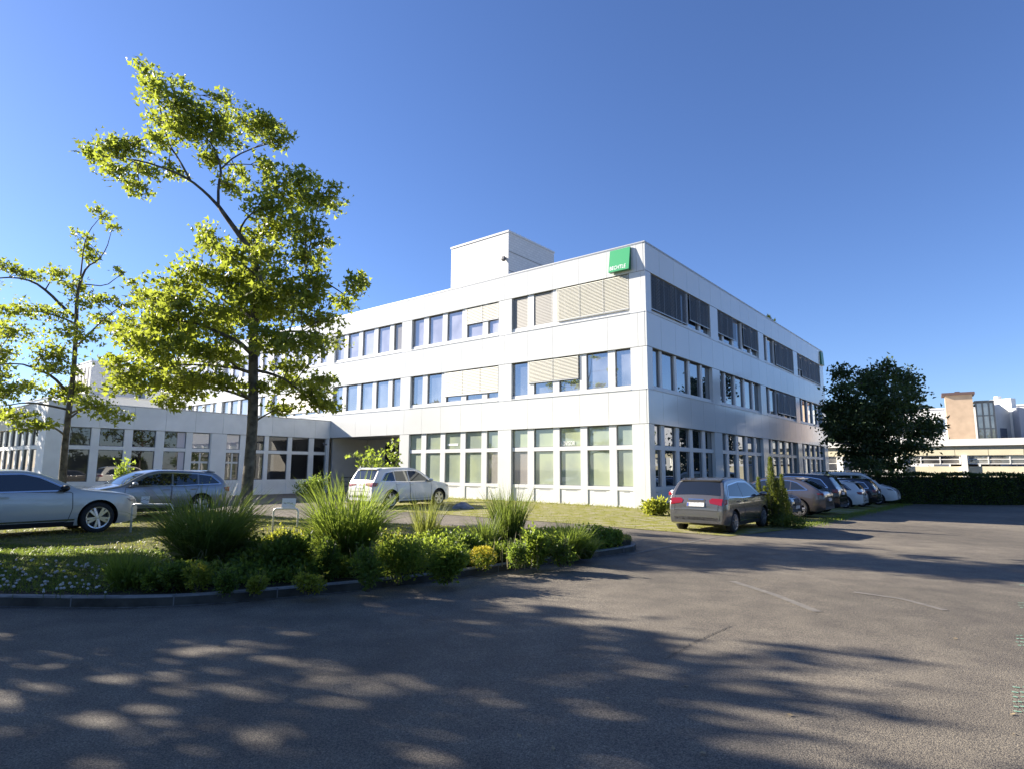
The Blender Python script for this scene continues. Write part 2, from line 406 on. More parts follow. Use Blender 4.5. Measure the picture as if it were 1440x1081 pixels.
def window(side, a0, w, floor, gl, special=None, parent=bld, ps=None):
    k = w/7.5
    ps = [(a0+p*k, a0+q*k) for p, q in (PANES_R if side == 'R' and floor else PANES)] if ps is None else ps
    fr_, gm = MB(), MB(); gi = {}
    if floor == 0: z0, z1 = -.7, B1B
    elif floor == 1: z0, z1 = B1T+.02, B2B
    else: z0, z1 = B2T+.02, P
    a1 = a0+w; D0, D1 = (.14, .29) if side == 'R' else (.09, .24)
    edges = [a0]+[v for p in ps for v in p]+[a1]
    for i in range(0, len(edges), 2):
        if edges[i+1]-edges[i] > .02: fb(fr_, side, edges[i], edges[i+1], z0, z1, D0, D1)
    for i, (p, q) in enumerate(ps):
        mlist = gl if isinstance(gl, list) else [gl]
        if floor == 0:
            fb(fr_, side, p, q, z0, .02, D0+.02, D1); fb(fr_, side, p, q, .02, .74, D0+.035, D1); fb(fr_, side, p, q, .74, .92, D0+.002, D1); fb(fr_, side, p, q, 2.70, 2.91, D0+.002, D1)
            fb(fr_, side, p+.25, q-.35, .66, .675, D0+.025, D0+.035, 1)
            rows = [(.92, 2.70), (2.91, z1-.02)]
        else:
            fb(fr_, side, p, q, z0, z0+.22, D0+.002, D1); rows = [(z0+.22, z1-.03)]
        for r, (b0, b1) in enumerate(rows):
            # slim dark gasket frame then pane
            for (x0, x1, y0, y1) in ((p, p+.03, b0, b1), (q-.03, q, b0, b1), (p+.03, q-.03, b0, b0+.03), (p+.03, q-.03, b1-.03, b1)):
                fb(fr_, side, x0, x1, y0, y1, D0+.09, D1, 1)
            mt = mlist[(i+r*len(ps)) % len(mlist)]
            if mt not in gi: gi[mt] = len(gi)
            fb(gm, side, p+.03, q-.03, b0+.03, b1-.03, D0+.105, D1-.01, gi[mt])
    if floor > 0: fb(fr_, side, a0, a1, z0-.012, z0+.03, -.03, D0-.003, 0)
    fb(fr_, side, a0, a1, z1-.03, z1, D0+.06, D1, 1) if False else None
    win = fr_.build('window', [WHITE2, SEAM], parent)
    pn = gm.build('pane', list(gi), win)
    return win
def pier(side, a0, a1, z0, z1, d0=0.015, parent=bld, mat_=WHITE):
    m = MB(); fb(m, side, a0, a1, z0, z1, d0, .26); return m.build('pier', mat_, parent)
FL = [(-.8, B1B), (B1T+.022, B2B), (B2T+.022, P)]
# left (sunlit) facade
LB = [(.90+8.46*i, 7.5) for i in range(6)]
for f in range(3):
    for i, (a, w) in enumerate(LB):
        if f == 0 and i >= 2: continue
        if f == 0:
            gl = [G_GREEN]*10
            gl[4 if i == 0 else 0] = G_GREY
            if i == 0: gl[0] = G_GREEN
        else: gl = G_UP if f == 2 else G_MID
        if f == 2 and i == 2: gl = [G_GREY, G_UP, G_UP, G_UP, G_UP]
        win = window('L', a, w, f, gl)
        if (f, i) == (2, 0):
            blind(win, 'L', .93, 5.30, 9.62, P-.02, BLIND, d=.045); blind(win, 'L', 5.62, 8.36, 9.60, P-.02, BLINDM, d=.13, tilt=.012, step=.085)
        if (f, i) == (2, 1): blind(win, 'L', 9.42, 12.05, 10.42, P-.02, BLIND, d=.075, tilt=.022, step=.09)
        if (f, i) == (1, 0): blind(win, 'L', 3.95, 7.25, 6.42, B2B-.02, BLIND, d=.06)
        if (f, i) == (1, 1): blind(win, 'L', 9.42, 13.75, 6.15, B2B-.02, BLIND, d=.06, tilt=.022, step=.09)
        if (f, i) == (1, 3): blind(win, 'L', 27.6, 32.9, 6.0, B2B-.02, BLIND, d=.06)
        if (f, i) == (0, 0):
            text_mesh('lettering', 'ADVISOR', .30, LETTER, win, .003, Matrix(((0, 0, -1, .165), (-1, 0, 0, 5.17), (0, 1, 0, 2.98), (0, 0, 0, 1))), .72)
        if (f, i) == (0, 1):
            m = MB(); m.box(.178, .192, 12.65, 13.5, 3.12, 3.24); m.build('sticker', LETTER, win)
    e = [.27]+[v for a, w in LB for v in (a, a+w)]+[LEN_L]
    for j in range(0, len(e), 2):
        if f == 0 and j >= 6: continue
        if f == 0 and j == 4: pier('L', e[j], e[j]+.9, *FL[f])
        else: pier('L', e[j], min(e[j+1], LEN_L-.13), *FL[f])
# right (shaded) facade
RB = [(.60+8.93*i, 7.75) for i in range(4)]
for f in range(3):
    for i, (a, w) in enumerate(RB):
        win = window('R', a, w, f, G_SIDE)
        if f == 2:
            if i == 0: blind(win, 'R', a+.05, a+4.5, 9.62, P-.02, BLINDD, d=.07, tilt=.02); blind(win, 'R', a+4.8, a+7.7, 9.95, P-.02, BLINDD, d=.07, tilt=.02)
            if i == 1: blind(win, 'R', a+.05, a+3.4, 9.98, P-.02, BLINDD, d=.07, tilt=.02); blind(win, 'R', a+4.7, a+7.7, 9.95, P-.02, BLINDD, d=.07, tilt=.02)
            if i == 2: blind(win, 'R', a+2.9, a+7.7, 9.62, P-.02, BLINDD, d=.07, tilt=.02)
            if i == 3: blind(win, 'R', a+.1, a+1.3, 10.1, P-.02, BLINDD, d=.07, tilt=.02); blind(win, 'R', a+1.4, a+7.7, 9.62, P-.02, BLINDD, d=.07, tilt=.02)
        if f == 1 and i == 2: blind(win, 'R', a+2.9, a+7.7, 6.0, B2B-.02, BLINDD, d=.07, tilt=.02)
    e = [.015]+[v for a, w in RB for v in (a, a+w)]+[LEN_R-.13]
    for j in range(0, len(e), 2): pier('R', e[j], e[j+1], *FL[f])
# recessed entrance in the left facade
m = MB(); m.box(.23, 3.4, 17.73, 25.4, B1B, B1B+.08); m.build('soffit', SOFFIT, bld)
m = MB(); m.box(3.4, 3.6, 17.5, 25.6, -.8, B1B+.1); m.box(.26, 3.4, 17.60, 17.73, -.8, B1B); m.box(.26, 3.4, 25.4, 25.55, -.8, B1B); m.build('recess_wall', BEIGEW, bld)
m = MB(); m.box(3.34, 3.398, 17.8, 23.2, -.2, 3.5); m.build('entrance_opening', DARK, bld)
m = MB()
for z in (.45, .75, 1.08): m.tube([(1.0, 22.4, z), (1.0, 25.2, z)], [.025]*2, 6)
for v_ in (22.4, 23.8, 25.2): m.tube([(1.0, v_, -.1), (1.0, v_, 1.08)], [.025]*2, 6)
m.build('handrail', pmat('rail_dark', (.06, .06, .065), .5), bld)
# rooftop stair tower
RIB = bpy.data.materials.new('ribbed_cladding'); N, L = nodes(RIB); b = N['Principled BSDF']
tc = N.new('ShaderNodeTexCoord'); br = N.new('ShaderNodeTexBrick'); mp = N.new('ShaderNodeMapping')
br.inputs['Color1'].default_value = (.70, .69, .66, 1); br.inputs['Color2'].default_value = (.63, .625, .60, 1); br.inputs['Mortar'].default_value = (.50, .495, .48, 1)
br.inputs['Scale'].default_value = 1; br.inputs['Brick Width'].default_value = .34; br.inputs['Row Height'].default_value = .17; br.inputs['Mortar Size'].default_value = .012
sx = N.new('ShaderNodeSeparateXYZ'); cb = N.new('ShaderNodeCombineXYZ'); ad = N.new('ShaderNodeMath')
L.new(tc.outputs['Object'], sx.inputs[0]); L.new(sx.outputs[0], ad.inputs[0]); L.new(sx.outputs[1], ad.inputs[1]); L.new(ad.outputs[0], cb.inputs[0]); L.new(sx.outputs[2], cb.inputs[1])
L.new(cb.outputs[0], br.inputs['Vector']); L.new(br.outputs['Color'], b.inputs['Base Color']); b.inputs['Roughness'].default_value = .7
tw = MB(); tw.box(3.0, 8.15, 11.12, 16.3, H-.3, 17.0)
t_o = tw.build('stair_tower', RIB, bld)
m = MB(); m.box(2.95, 8.2, 11.07, 16.35, 17.0, 17.12)
for z in (14.4, 15.7): m.box(3.05, 8.1, 11.09, 11.118, z, z+.02, 1)
m.build('tower_coping', [WHITE2, SEAM], t_o)
m = MB()
for i in range(9): m.tube([(3.4+i*.55, 11.3, 17.1), (3.4+i*.55, 11.3, 17.32)], [.012]*2, 5)
m.tube([(3.2, 11.3, 17.2), (8.0, 11.3, 17.2)], [.01]*2, 5)
m.build('lightning_rod', FLASH, t_o)
m = MB(); m.tube([(2.995, 11.35, 15.3), (2.88, 11.35, 15.26)], [.04, .04], 8); m.obox(Matrix.Translation((2.84, 11.38, 15.2)) @ Matrix.Rotation(.4, 4, 'Y'), .20, .2, .26)
m.build('floodlight', pmat('lamp_dark', (.08, .08, .085), .5), t_o)
m = MB()
for v_ in (20.6, 21.1, 21.6): m.tube([(1.4, v_, H-.3), (1.4, v_, H+.75)], [.02]*2, 6)
m.build('roof_vent', FLASH, bld)
# signs
sg = thing('company_sign', 'tilted square green sign with white lettering high on the sunlit white parapet', 'sign', C0+U*0+V*0, RZ)
m = MB(); v0, v1 = .74, 1.88; zb_, zt_ = 11.54, 12.72
q = [(-.30, v0, zb_), (-.30, v1, zb_), (-.05, v1, zb_), (-.05, v0, zb_), (-.10, v0, zt_), (-.10, v1, zt_), (-.02, v1, zt_), (-.02, v0, zt_)]
m.add(q[:4]+q[4:], [(0, 3, 2, 1), (4, 5, 6, 7), (1, 0, 4, 5)[::-1], (1, 2, 6, 5), (2, 3, 7, 6), (3, 0, 4, 7)], 1); m.m[2] = 0
fixn(m.build('panel', [SIGNG, SIGNGD], sg))
tl = math.atan2(.20, 1.18); nrm = Vector((-math.cos(tl), 0, -math.sin(tl)*-1*-1))
yup = Vector((math.sin(tl), 0, math.cos(tl))); xr = Vector((0, -1, 0)); zz = xr.cross(yup)
Mt = Matrix.Translation(Vector((-.30, v1-.06, zb_))+yup*.10+zz*.006) @ Matrix(((xr.x, yup.x, zz.x, 0), (xr.y, yup.y, zz.y, 0), (xr.z, yup.z, zz.z, 0), (0, 0, 0, 1)))
text_mesh('lettering', 'BECHTLE', .285, LETTER, sg, .004, Mt, .78)
sg2 = thing('company_sign', 'narrow dark green sign at the far end of the shaded parapet', 'sign', C0+U*35.4, RZ)
m = MB(); m.add([(.0, -.16, 11.45), (.95, -.16, 11.45), (.95, -.015, 11.45), (0, -.015, 11.45), (0, -.10, 12.7), (.95, -.10, 12.7), (.95, -.015, 12.7), (0, -.015, 12.7)],
      [(0, 3, 2, 1), (4, 5, 6, 7), (0, 1, 5, 4), (1, 2, 6, 5), (2, 3, 7, 6), (3, 0, 4, 7)]); fixn(m.build('panel', SIGNGD, sg2))

# ================================================================== WING
wing = thing('entrance_wing', 'single storey white wing with tall dark windows at left of the office block', 'building', C0, RZ)
WT, WB = 5.12, 3.84
mb = MB()
cuts = [-17.1, -16.35, -14.7, -13.0, -11.3, -9.6, -7.9, -6.2, -4.55, -2.9, -1.25, -.005]
for c0, c1 in zip(cuts, cuts[1:]): mb.box(c0+.007, c1-.007, 25.4, 25.5, WB+.02, WT)
mb.box(-17.1, -.005, 25.5, 25.62, WB, WT-.01, 1)
cv = [25.501]+[27.0+1.7*i for i in range(9)]+[41.5]
for c0, c1 in zip(cv, cv[1:]): mb.box(-17.1, -17.0, c0+.007, c1-.007, WB+.02, WT)
mb.box(-17.0, -16.9, 25.63, 41.5, WB, WT-.01, 1)
mb.build('parapet', [WPANEL, SEAM], wing)
m = MB(); m.box(-17.13, -.005, 25.37, 25.75, WT, WT+.05); m.box(-17.13, -16.75, 25.75, 41.5, WT, WT+.05); m.build('roof_coping', FLASH, wing)
m = MB(); m.box(-16.9, -.005, 25.62, 41.5, WT-.3, WT-.2); m.build('roof', ROOF, wing)
m = MB(); m.box(-16.8, -.1, 41.3, 41.5, -.5, WT-.3); m.build('rear_wall', WPANEL, wing)
WP = [(-16.0, -15.03), (-14.63, -13.42), (-12.99, -11.77), (-11.3, -10.06), (-9.69, -8.62), (-7.58, -6.7), (-6.2, -5.02), (-4.72, -3.31), (-2.99, -1.66), (-1.26, -.30)]
def wingwin(side, ps, a0, a1, gls):
    f_, gm = MB(), MB(); gi = {}
    ed = [a0]+[v for p in ps for v in p]+[a1]
    for i in range(0, len(ed), 2):
        if ed[i+1]-ed[i] > .03: fb(f_, side, ed[i], ed[i+1], -.4, WB, .06, .24)
    for i, (p, q) in enumerate(ps):
        fb(f_, side, p, q, -.4, .74, .10, .24); fb(f_, side, p, q, .74, .96, .07, .24); fb(f_, side, p, q, 2.68, 2.88, .07, .24)
        for r, (b0, b1) in enumerate(((.96, 2.68), (2.88, WB))):
            for (x0, x1, y0, y1) in ((p, p+.035, b0, b1), (q-.035, q, b0, b1), (p+.035, q-.035, b0, b0+.035), (p+.035, q-.035, b1-.035, b1)): fb(f_, side, x0, x1, y0, y1, .13, .24, 1)
            mt = gls[(i, r)] if (i, r) in gls else G_WING
            gi.setdefault(mt, len(gi)); fb(gm, side, p+.035, q-.035, b0+.035, b1-.035, .15, .23, gi[mt])
    w_ = f_.build('window', [WPANEL, SEAM], wing); gm.build('pane', list(gi), w_); return w_
w1 = wingwin('W', WP[:5], -16.15, -8.58, {(4, 1): G_WINGB, (3, 1): G_WING})
w2 = wingwin('W', WP[5:], -7.65, -.28, {(0, 1): G_WINGB})
m = MB()   # curtain halves and inner cross frames seen in the panes
fb(m, 'W', -10.45, -10.10, 1.0, 2.66, .136, .148); fb(m, 'W', -10.55, -10.10, 2.92, 3.80, .136, .148)
m.build('curtain', pmat('curtain', (.62, .58, .60), .8), w1)
m = MB()
for a, b_ in ((-9.69, -8.62), (-7.58, -6.7)):
    c = (a+b_)/2; m = MB(); fb(m, 'W', c-.05, c+.05, 1.0, 2.64, .13, .149); fb(m, 'W', a+.05, b_-.05, 2.0, 2.12, .128, .147); m.build('inner_frame', WHITE2, w2 if a > -8 else w1)
pier('W', -17.08, -16.16, -.6, WB, .02, wing, WPANEL); pier('W', -8.57, -7.66, -.6, WB, .02, wing, WPANEL); pier('W', -.27, -.004, -.6, WB, .02, wing, WPANEL)
EP = [(26.9+1.35*i, 28.05+1.35*i) for i in range(9)]
wingwin('E', EP, 26.6, 39.5, {})
pier('E', 25.67, 26.59, -.6, WB, .02, wing, WPANEL); pier('E', 39.51, 41.4, -.6, WB, .02, wing, WPANEL)
m = MB(); m.tube([(-.55, 25.38, 3.52), (-.55, 25.22, 3.45)], [.05, .05], 8); m.obox(Matrix.Translation((-.55, 25.13, 3.42)), .14, .22, .12)
m.build('security_camera', pmat('cam_grey', (.2, .2, .21), .5), wing)

# ------------------------------------------------------------------ rear block at left, beyond the wing
def block(parent, name, x0, x1, y0, y1, z0, z1, mat_): m = MB(); m.box(x0, x1, y0, y1, z0, z1); return m.build(name, mat_, parent)
p = far(130, 545, 66)
rb = thing('rear_office_block', 'white stepped office block standing beyond the low wing at far left', 'building', (p.x, p.y, 0), RZ)
zt = far(130, 507, 66).z; zm = far(130, 548, 66).z
block(rb, 'tower', 0, 5.0, 1.0, 6.0, -.5, zt, RIB); block(rb, 'roof_slab', -.06, 5.06, .94, 6.06, zt+.002, zt+.15, WHITE2)
block(rb, 'lower_storey', -2.5, 14, -1.2, 14, -.5, zm-.7, WHITE); block(rb, 'upper_storey', 5.2, 14, -.2, 12, zm-.699, zm+1.2, WHITE)
for i in range(4):
    w_ = block(rb, 'window', -.04, .03, 1.6+i*1.1, 2.1+i*1.1, zm+.3, zt-.5, SEAM)
block(rb, 'roof', -2.6, 14.1, -1.3, 14.1, zm-.698, zm-.6, FLASH)

# ================================================================== CARS
def mono(pl, n):  # smooth silhouette polyline, resampled
    return resample(chaikin(pl, 2), n)
TYRE = pmat('tyre', (.02, .02, .02), .85); RIM = pmat('rim_silver', (.55, .55, .57), .28, metal=.9); RIMD = pmat('rim_dark', (.02, .02, .022), .5)
CGLASS = glassmat('car_glass', (.012, .014, .016), .07, (.95, 1, 1)); BLACKP = pmat('black_plastic', (.018, .018, .02), .55)
CHROME = pmat('chrome', (.7, .7, .7), .15, metal=1.); REDL = pmat('lamp_red', (.22, .006, .010), .15, coat=1); HEADL = pmat('lamp_clear', (.16, .17, .19), .08, coat=1)
PLATE = pmat('plate_white', (.50, .50, .49), .5, noise=(22, .35)); ORANGE = pmat('lamp_amber', (.6, .2, .02), .2)
def paint(name, c, metal=.6, rough=.3): return pmat('paint_'+name, c, rough, metal=metal, coat=1.)
SPROF = [(.10, .86), (.22, .94), (.36, .985), (.50, 1.0), (.64, .998), (.78, .985), (.90, .965)]
def make_car(name, label, S, pnt, loc, rz, cat='car', group=None, rim='five', tail='hatch', details=True):
    Lh = S['L']/2; W = S['W']/2; Hh = S['H']; belt = S.get('belt', .95*Hh/1.46*.98); fx, rx = S['fx'], S['rx']; Rw = S['R']
    root = thing(name, label, cat, loc, rz, group)
    sil = mono(S['sil'], 150); h_ = len(sil)//2
    for i in range(1, h_): sil[i][0] = max(sil[i][0], sil[i-1][0]+.0012)
    for i in range(len(sil)-2, h_, -1): sil[i][0] = min(sil[i][0], sil[i+1][0]-.0012)
    def prof(z):
        zz = [a*(belt/.93) for a, _ in SPROF]+[belt, Hh]; ss = [b for _, b in SPROF]+[.955, S.get('tum', .74)]
        return float(np.interp(z, zz, ss))
    def Wx(x):
        k = 1.
        xf = Lh-S.get('nf', .75); xr_ = -Lh+S.get('nr', .5)
        if x > xf: t = (x-xf)/(Lh-xf); k = 1-S.get('kf', .30)*t**2.2
        if x < xr_: t = (xr_-x)/(Lh+xr_); k = 1-S.get('kr', .16)*t**2.2
        return W*k
    def zbot(x): 
        e = max(0, abs(x)-(Lh-.55))/.55
        return S.get('zb', .19)+.10*e*e
    def side_y(x, z): return Wx(x)*prof(z)
    r = .055
    def top_pt(i, q):
        x, z = sil[i]; zc = max(z-r, zbot(x)+.02); yt = max(side_y(x, zc)-r*.9, .05)
        return Vector((x, q*yt, z+.035*(1-q*q)*min(1, (z-zbot(x))/.5)))
    rings = []
    NS = 16; 
    for i, (x, z) in enumerate(sil):
        zb_ = zbot(x); zc = max(z-r, zb_+.02); ring = [(x, 0, zb_), (x, side_y(x, zb_)*.93, zb_)]
        for j in range(NS):
            zz = zb_+(zc-zb_)*(j+.3)/(NS-.7)
            ring.append((x, side_y(x, zz), zz))
        yc = side_y(x, zc); yt = max(yc-r*.9, .05)
        for a in (30, 60): ring.append((x, yt+(yc-yt)*math.cos(R(a)), zc+(z-zc)*math.sin(R(a))))
        for q in (1, .8, .55, .28, 0): ring.append(tuple(top_pt(i, q)))
        rings.append(ring)
    m = MB(); k = len(rings[0]); full = []
    for ring in rings: full.append(ring+[(a, -b, c) for a, b, c in ring[-2:0:-1]])
    kk = len(full[0]); m.v = [p for rg in full for p in rg]
    for i in range(len(full)-1):
        for j in range(kk): m.f.append((i*kk+j, i*kk+(j+1) % kk, (i+1)*kk+(j+1) % kk, (i+1)*kk+j)); m.m.append(0)
    m.f.append(tuple(range(kk))); m.m.append(0); m.f.append(tuple((len(full)-1)*kk+j for j in range(kk))); m.m.append(0)
    body = m.build('body', [pnt, BLACKP]); fixn(body)
    bm = bmesh.new(); bm.from_mesh(body.data); bmesh.ops.remove_doubles(bm, verts=bm.verts, dist=.0002); bmesh.ops.triangulate(bm, faces=bm.faces); bm.to_mesh(body.data); bm.free()
    # wheel arches
    cut = MB()
    for ax in (fx, rx):
        for s in (1, -1):
            c = MB(); n = 30; ra = Rw+.062
            y0, y1 = s*(W-.34), s*(W+.2)
            for yy in (y0, y1):
                for j in range(n): c.v.append((ax+ra*math.cos(2*PI*j/n), yy, Rw+ra*math.sin(2*PI*j/n)))
            for j in range(n): c.f.append((j, (j+1) % n, n+(j+1) % n, n+j))
            c.f.append(tuple(range(n))); c.f.append(tuple(n+j for j in range(n))); c.m = [1]*len(c.f)
            o_ = len(cut.v); cut.v += c.v; cut.f += [tuple(a+o_ for a in f) for f in c.f]; cut.m += c.m
    co_ = cut.build('cut', [pnt, BLACKP]); fixn(co_)
    md = body.modifiers.new('b', 'BOOLEAN'); md.operation = 'DIFFERENCE'; md.object = co_; md.solver = 'EXACT'; md.use_self = False
    bpy.context.view_layer.update()
    me = bpy.data.meshes.new_from_object(body.evaluated_get(bpy.context.evaluated_depsgraph_get()))
    body.modifiers.clear(); old = body.data; body.data = me; bpy.data.meshes.remove(old); bpy.data.objects.remove(co_)
    me.name = 'body'; body.parent = root
    me.polygons.foreach_set('use_smooth', [True]*len(me.polygons)); me.set_sharp_from_angle(angle=R(40))
    # surface patches
    def side_poly(mb, poly, s, off=.006, mi=0):
        # subdivide long edges so that the panel follows the body
        pts = []
        for a, b_ in zip(poly, poly[1:]+poly[:1]):
            n = max(1, int(math.hypot(b_[0]-a[0], b_[1]-a[1])/.12))
            for t in range(n): pts.append((a[0]+(b_[0]-a[0])*t/n, a[1]+(b_[1]-a[1])*t/n))
        cx = sum(p_[0] for p_ in pts)/len(pts); cz = sum(p_[1] for p_ in pts)/len(pts)
        vs = [(cx, s*(side_y(cx, cz)+off), cz)]
        n = len(pts)
        for fct in (.5, 1):
            for x, z in pts:
                X_, Z_ = cx+(x-cx)*fct, cz+(z-cz)*fct; vs.append((X_, s*(side_y(X_, Z_)+off), Z_))
        fs = [(0, 1+j, 1+(j+1) % n) for j in range(n)]+[(1+j, 1+n+j, 1+n+(j+1) % n, 1+(j+1) % n) for j in range(n)]
        if s < 0: fs = [f[::-1] for f in fs]
        mb.add(vs, [f[::-1] for f in fs], mi)
    def side_line(mb, pts, s, w=.012, off=.003, mi=0):
        pp = resample(pts, max(3, int(sum(math.hypot(b_[0]-a[0], b_[1]-a[1]) for a, b_ in zip(pts, pts[1:]))/.08)+2))
        vs = []
        for i, p_ in enumerate(pp):
            t = pp[min(i+1, len(pp)-1)]-pp[max(i-1, 0)]; t = t/np.linalg.norm(t); n = np.array([-t[1], t[0]])
            for e in (.5, -.5):
                x, z = p_+n*w*e; vs.append((x, s*(side_y(x, z)+off), z))
        mb.add(vs, [(2*i, 2*i+1, 2*i+3, 2*i+2) for i in range(len(pp)-1)], mi)
    def idx(z, rear):
        rng = range(len(sil)//2) if rear else range(len(sil)-1, len(sil)//2, -1)
        for i in rng:
            if sil[i][1] >= z: return i
        return len(sil)//2
    def patch(i0, i1, q0, q1, off=.006, nq=8, mb=None, mi=0):
        mb = mb or MB(); lo, hi = min(i0, i1), max(i0, i1); ii = list(range(lo, hi+1, max(1, (hi-lo)//10)))
        if ii[-1] != hi: ii.append(hi)
        vs = []
        for i in ii:
            a = sil[max(i-1, 0)]; b_ = sil[min(i+1, len(sil)-1)]; t = b_-a; t = t/np.linalg.norm(t); n = Vector((-t[1], 0, t[0]))
            for j in range(nq+1): vs.append(top_pt(i, q0+(q1-q0)*j/nq)+n*off)
        w_ = nq+1
        mb.add(vs, [(i*w_+j, (i+1)*w_+j, (i+1)*w_+j+1, i*w_+j+1) for i in range(len(ii)-1) for j in range(nq)], mi); return mb
    def sil_at(z, rear):
        i = idx(z, rear); j = i-1 if rear else i+1
        j = min(max(j, 0), len(sil)-1); za, zb_ = sil[j][1], sil[i][1]; k = 0 if abs(zb_-za) < 1e-6 else min(max((z-za)/(zb_-za), 0), 1)
        return sil[j]*(1-k)+sil[i]*k
    def end_poly(mb, poly, rear, off=.010, mi=0):
        pts = []
        for a, b_ in zip(poly, poly[1:]+poly[:1]):
            n = 5
            for t in range(n): pts.append((a[0]+(b_[0]-a[0])*t/n, a[1]+(b_[1]-a[1])*t/n))
        cq = sum(p_[0] for p_ in pts)/len(pts); cz = sum(p_[1] for p_ in pts)/len(pts); vs = []
        def P3(q, z):
            x, z2 = sil_at(z, rear); zc = max(z2-r, zbot(x)+.02); yt = max(side_y(x, zc)-r*.9, .05)
            return (x+(-off if rear else off), q*(yt+.012), z2+.035*(1-q*q)*min(1, (z2-zbot(x))/.5)+off*.4)
        vs.append(P3(cq, cz)); n = len(pts)
        for f_ in (.5, 1):
            for q, z in pts: vs.append(P3(cq+(q-cq)*f_, cz+(z-cz)*f_))
        mb.add(vs, [(0, 1+j, 1+(j+1) % n) for j in range(n)]+[(1+j, 1+n+j, 1+n+(j+1) % n, 1+(j+1) % n) for j in range(n)], mi)
    def orient(o):
        me_ = o.data; bm = bmesh.new(); bm.from_mesh(me_); c0 = Vector((0, 0, .55*Hh))
        for f in bm.faces:
            f.normal_update(); c = f.calc_center_median()
            if f.normal.dot(Vector((c.x*.25, c.y, c.z-c0.z))+Vector((c.x*.6, 0, 0))) < 0: f.normal_flip()
        bm.to_mesh(me_); bm.free(); return o
    # windows
    fz0, fz1 = S['ws']; rz0, rz1 = S['rw']
    patch(idx(fz0, False), idx(fz1, False), -.93, .93).build('windscreen', CGLASS, root, smooth=True)
    patch(idx(rz0, True), idx(rz1, True), -.90, .90).build('rear_window', CGLASS, root, smooth=True)
    for s in (1, -1):
        for poly in S['dlo']:
            mb = MB(); side_poly(mb, poly, s); w_ = mb.build('side_window', CGLASS, root)
        ou = S['dlo_out']; mb = MB(); side_line(mb, ou+ou[:1], s, .028, .009)
        mb.build('window_trim', CHROME if S.get('chrome', True) else BLACKP, root)
        # doors: seam lines plus handle
        for d in S['doors']:
            mb = MB(); side_line(mb, d+d[:1], s, .013, .0035)
            do = mb.build('door', BLACKP, root)
            xs_ = [a for a, _ in d]; hx = min(xs_)+.16; hz = belt-.10
            mb = MB(); mb.obox(Matrix.Translation((hx, s*(side_y(hx, hz)+.022), hz)), .19, .03, .032); mb.build('door_handle', pnt, do)
        mx = S['mir']; my = side_y(mx, belt-.02)
        mb = MB(); mb.tube([(mx, s*(my-.02), belt+.01), (mx-.02, s*(my+.09), belt+.05)], [.03, .03], 6)
        Mm = Matrix.Translation((mx-.03, s*(my+.15), belt+.085)) @ Matrix.Rotation(s*-.15, 4, 'Z')
        bmv = bmesh.new(); bmesh.ops.create_uvsphere(bmv, u_segments=12, v_segments=8, radius=1)
        mb.add([Mm @ Vector((v.co.x*.085, v.co.y*.12, v.co.z*.075)) for v in bmv.verts], [[v.index for v in f.verts] for f in bmv.faces]); bmv.free()
        mb.build('wing_mirror', S.get('mirmat', pnt), root, smooth=True)
        # sill strip and lower cladding
        mb = MB(); side_line(mb, [(rx+Rw+.12, .245), (fx-Rw-.12, .245)], s, .10, .006); mb.build('sill', BLACKP, root)
        if S.get('strip'): mb = MB(); side_line(mb, [(rx+Rw+.12, .34), (fx-Rw-.12, .34)], s, .035, .012); mb.build('sill_trim', CHROME, root)
    # lamps, grille, plates
    pz_ = S.get('platez', .8)
    tz0, tz1, tq = S['tail']; i0, i1 = idx(tz0, True), idx(tz1, True)
    for s in (1, -1):
        mb = MB(); dz_ = tz1-tz0; end_poly(mb, [(s, tz0), (s, tz1), (s*(tq+.10), tz1-.01), (s*tq, tz0+dz_*.62), (s*(tq+.05), tz0+dz_*.18)], True)
        xe = sil[i0][0]
        side_poly(mb, [(xe+.02, tz0+.02), (xe+.02, tz1), (xe+S.get('tw', .26), tz1-.02), (xe+S.get('tw', .26)*.8, tz0+.05)], s, .010)
        mb.build('tail_lamp', REDL, root)
        hz0, hz1, hq = S['head']; j0, j1 = idx(hz0, False), idx(hz1, False); xf = sil[j1][0]
        mb = MB(); dz_ = hz1-hz0; end_poly(mb, [(s, hz0+.02), (s, hz1), (s*(hq+.15), hz1-.02), (s*hq, hz0+dz_*.4), (s*(hq+.1), hz0)], False)
        side_poly(mb, [(sil[j0][0]-.03, hz0+.02), (xf, hz1-.03), (xf-.22, hz1), (xf-.12, hz0+.06)], s, .010)
        mb.build('headlight', HEADL, root)
    patch(idx(S['grille'][0], False), idx(S['grille'][1], False), -.42, .42, .010).build('grille', BLACKP, root)
    patch(max(idx(.42, True)-2, 1), idx(.52, True), -.95, .95, .008).build('rear_bumper', BLACKP if S.get('blkbump') else pnt, root)
    if S.get('spoil'):
        sp = sil_at(rz1+.05, True); mb = MB(); wv = side_y(sp[0]+.1, sp[1]-.06)*1.75
        mb.obox(Matrix.Translation((sp[0]+.02, 0, sp[1]+.045)) @ Matrix.Rotation(-.22, 4, 'Y'), .26, wv, .035); mb.build('roof_spoiler', pnt, root)
    mb = MB(); bz = .60*Hh/1.5
    end_poly(mb, [(-.84, bz), (.84, bz), (.84, bz+.014), (-.84, bz+.014)], True, .006)
    for q_ in (-.86, .86): end_poly(mb, [(q_-.008, bz), (q_+.008, bz), (q_+.008, rz0-.02), (q_-.008, rz0-.02)], True, .006)
    mb.build('tailgate', BLACKP, root)
    mb = MB(); end_poly(mb, [(-.30, pz_+.095), (.30, pz_+.095), (.30, pz_+.125), (-.30, pz_+.125)], True, .012); mb.build('trim_strip', CHROME, root)
    patch(1, max(idx(.41, True), 3), -.92, .92, .008).build('valance', BLACKP, root)
    pz = S.get('platez', .8); ip = idx(pz, True); xx = sil[ip][0]
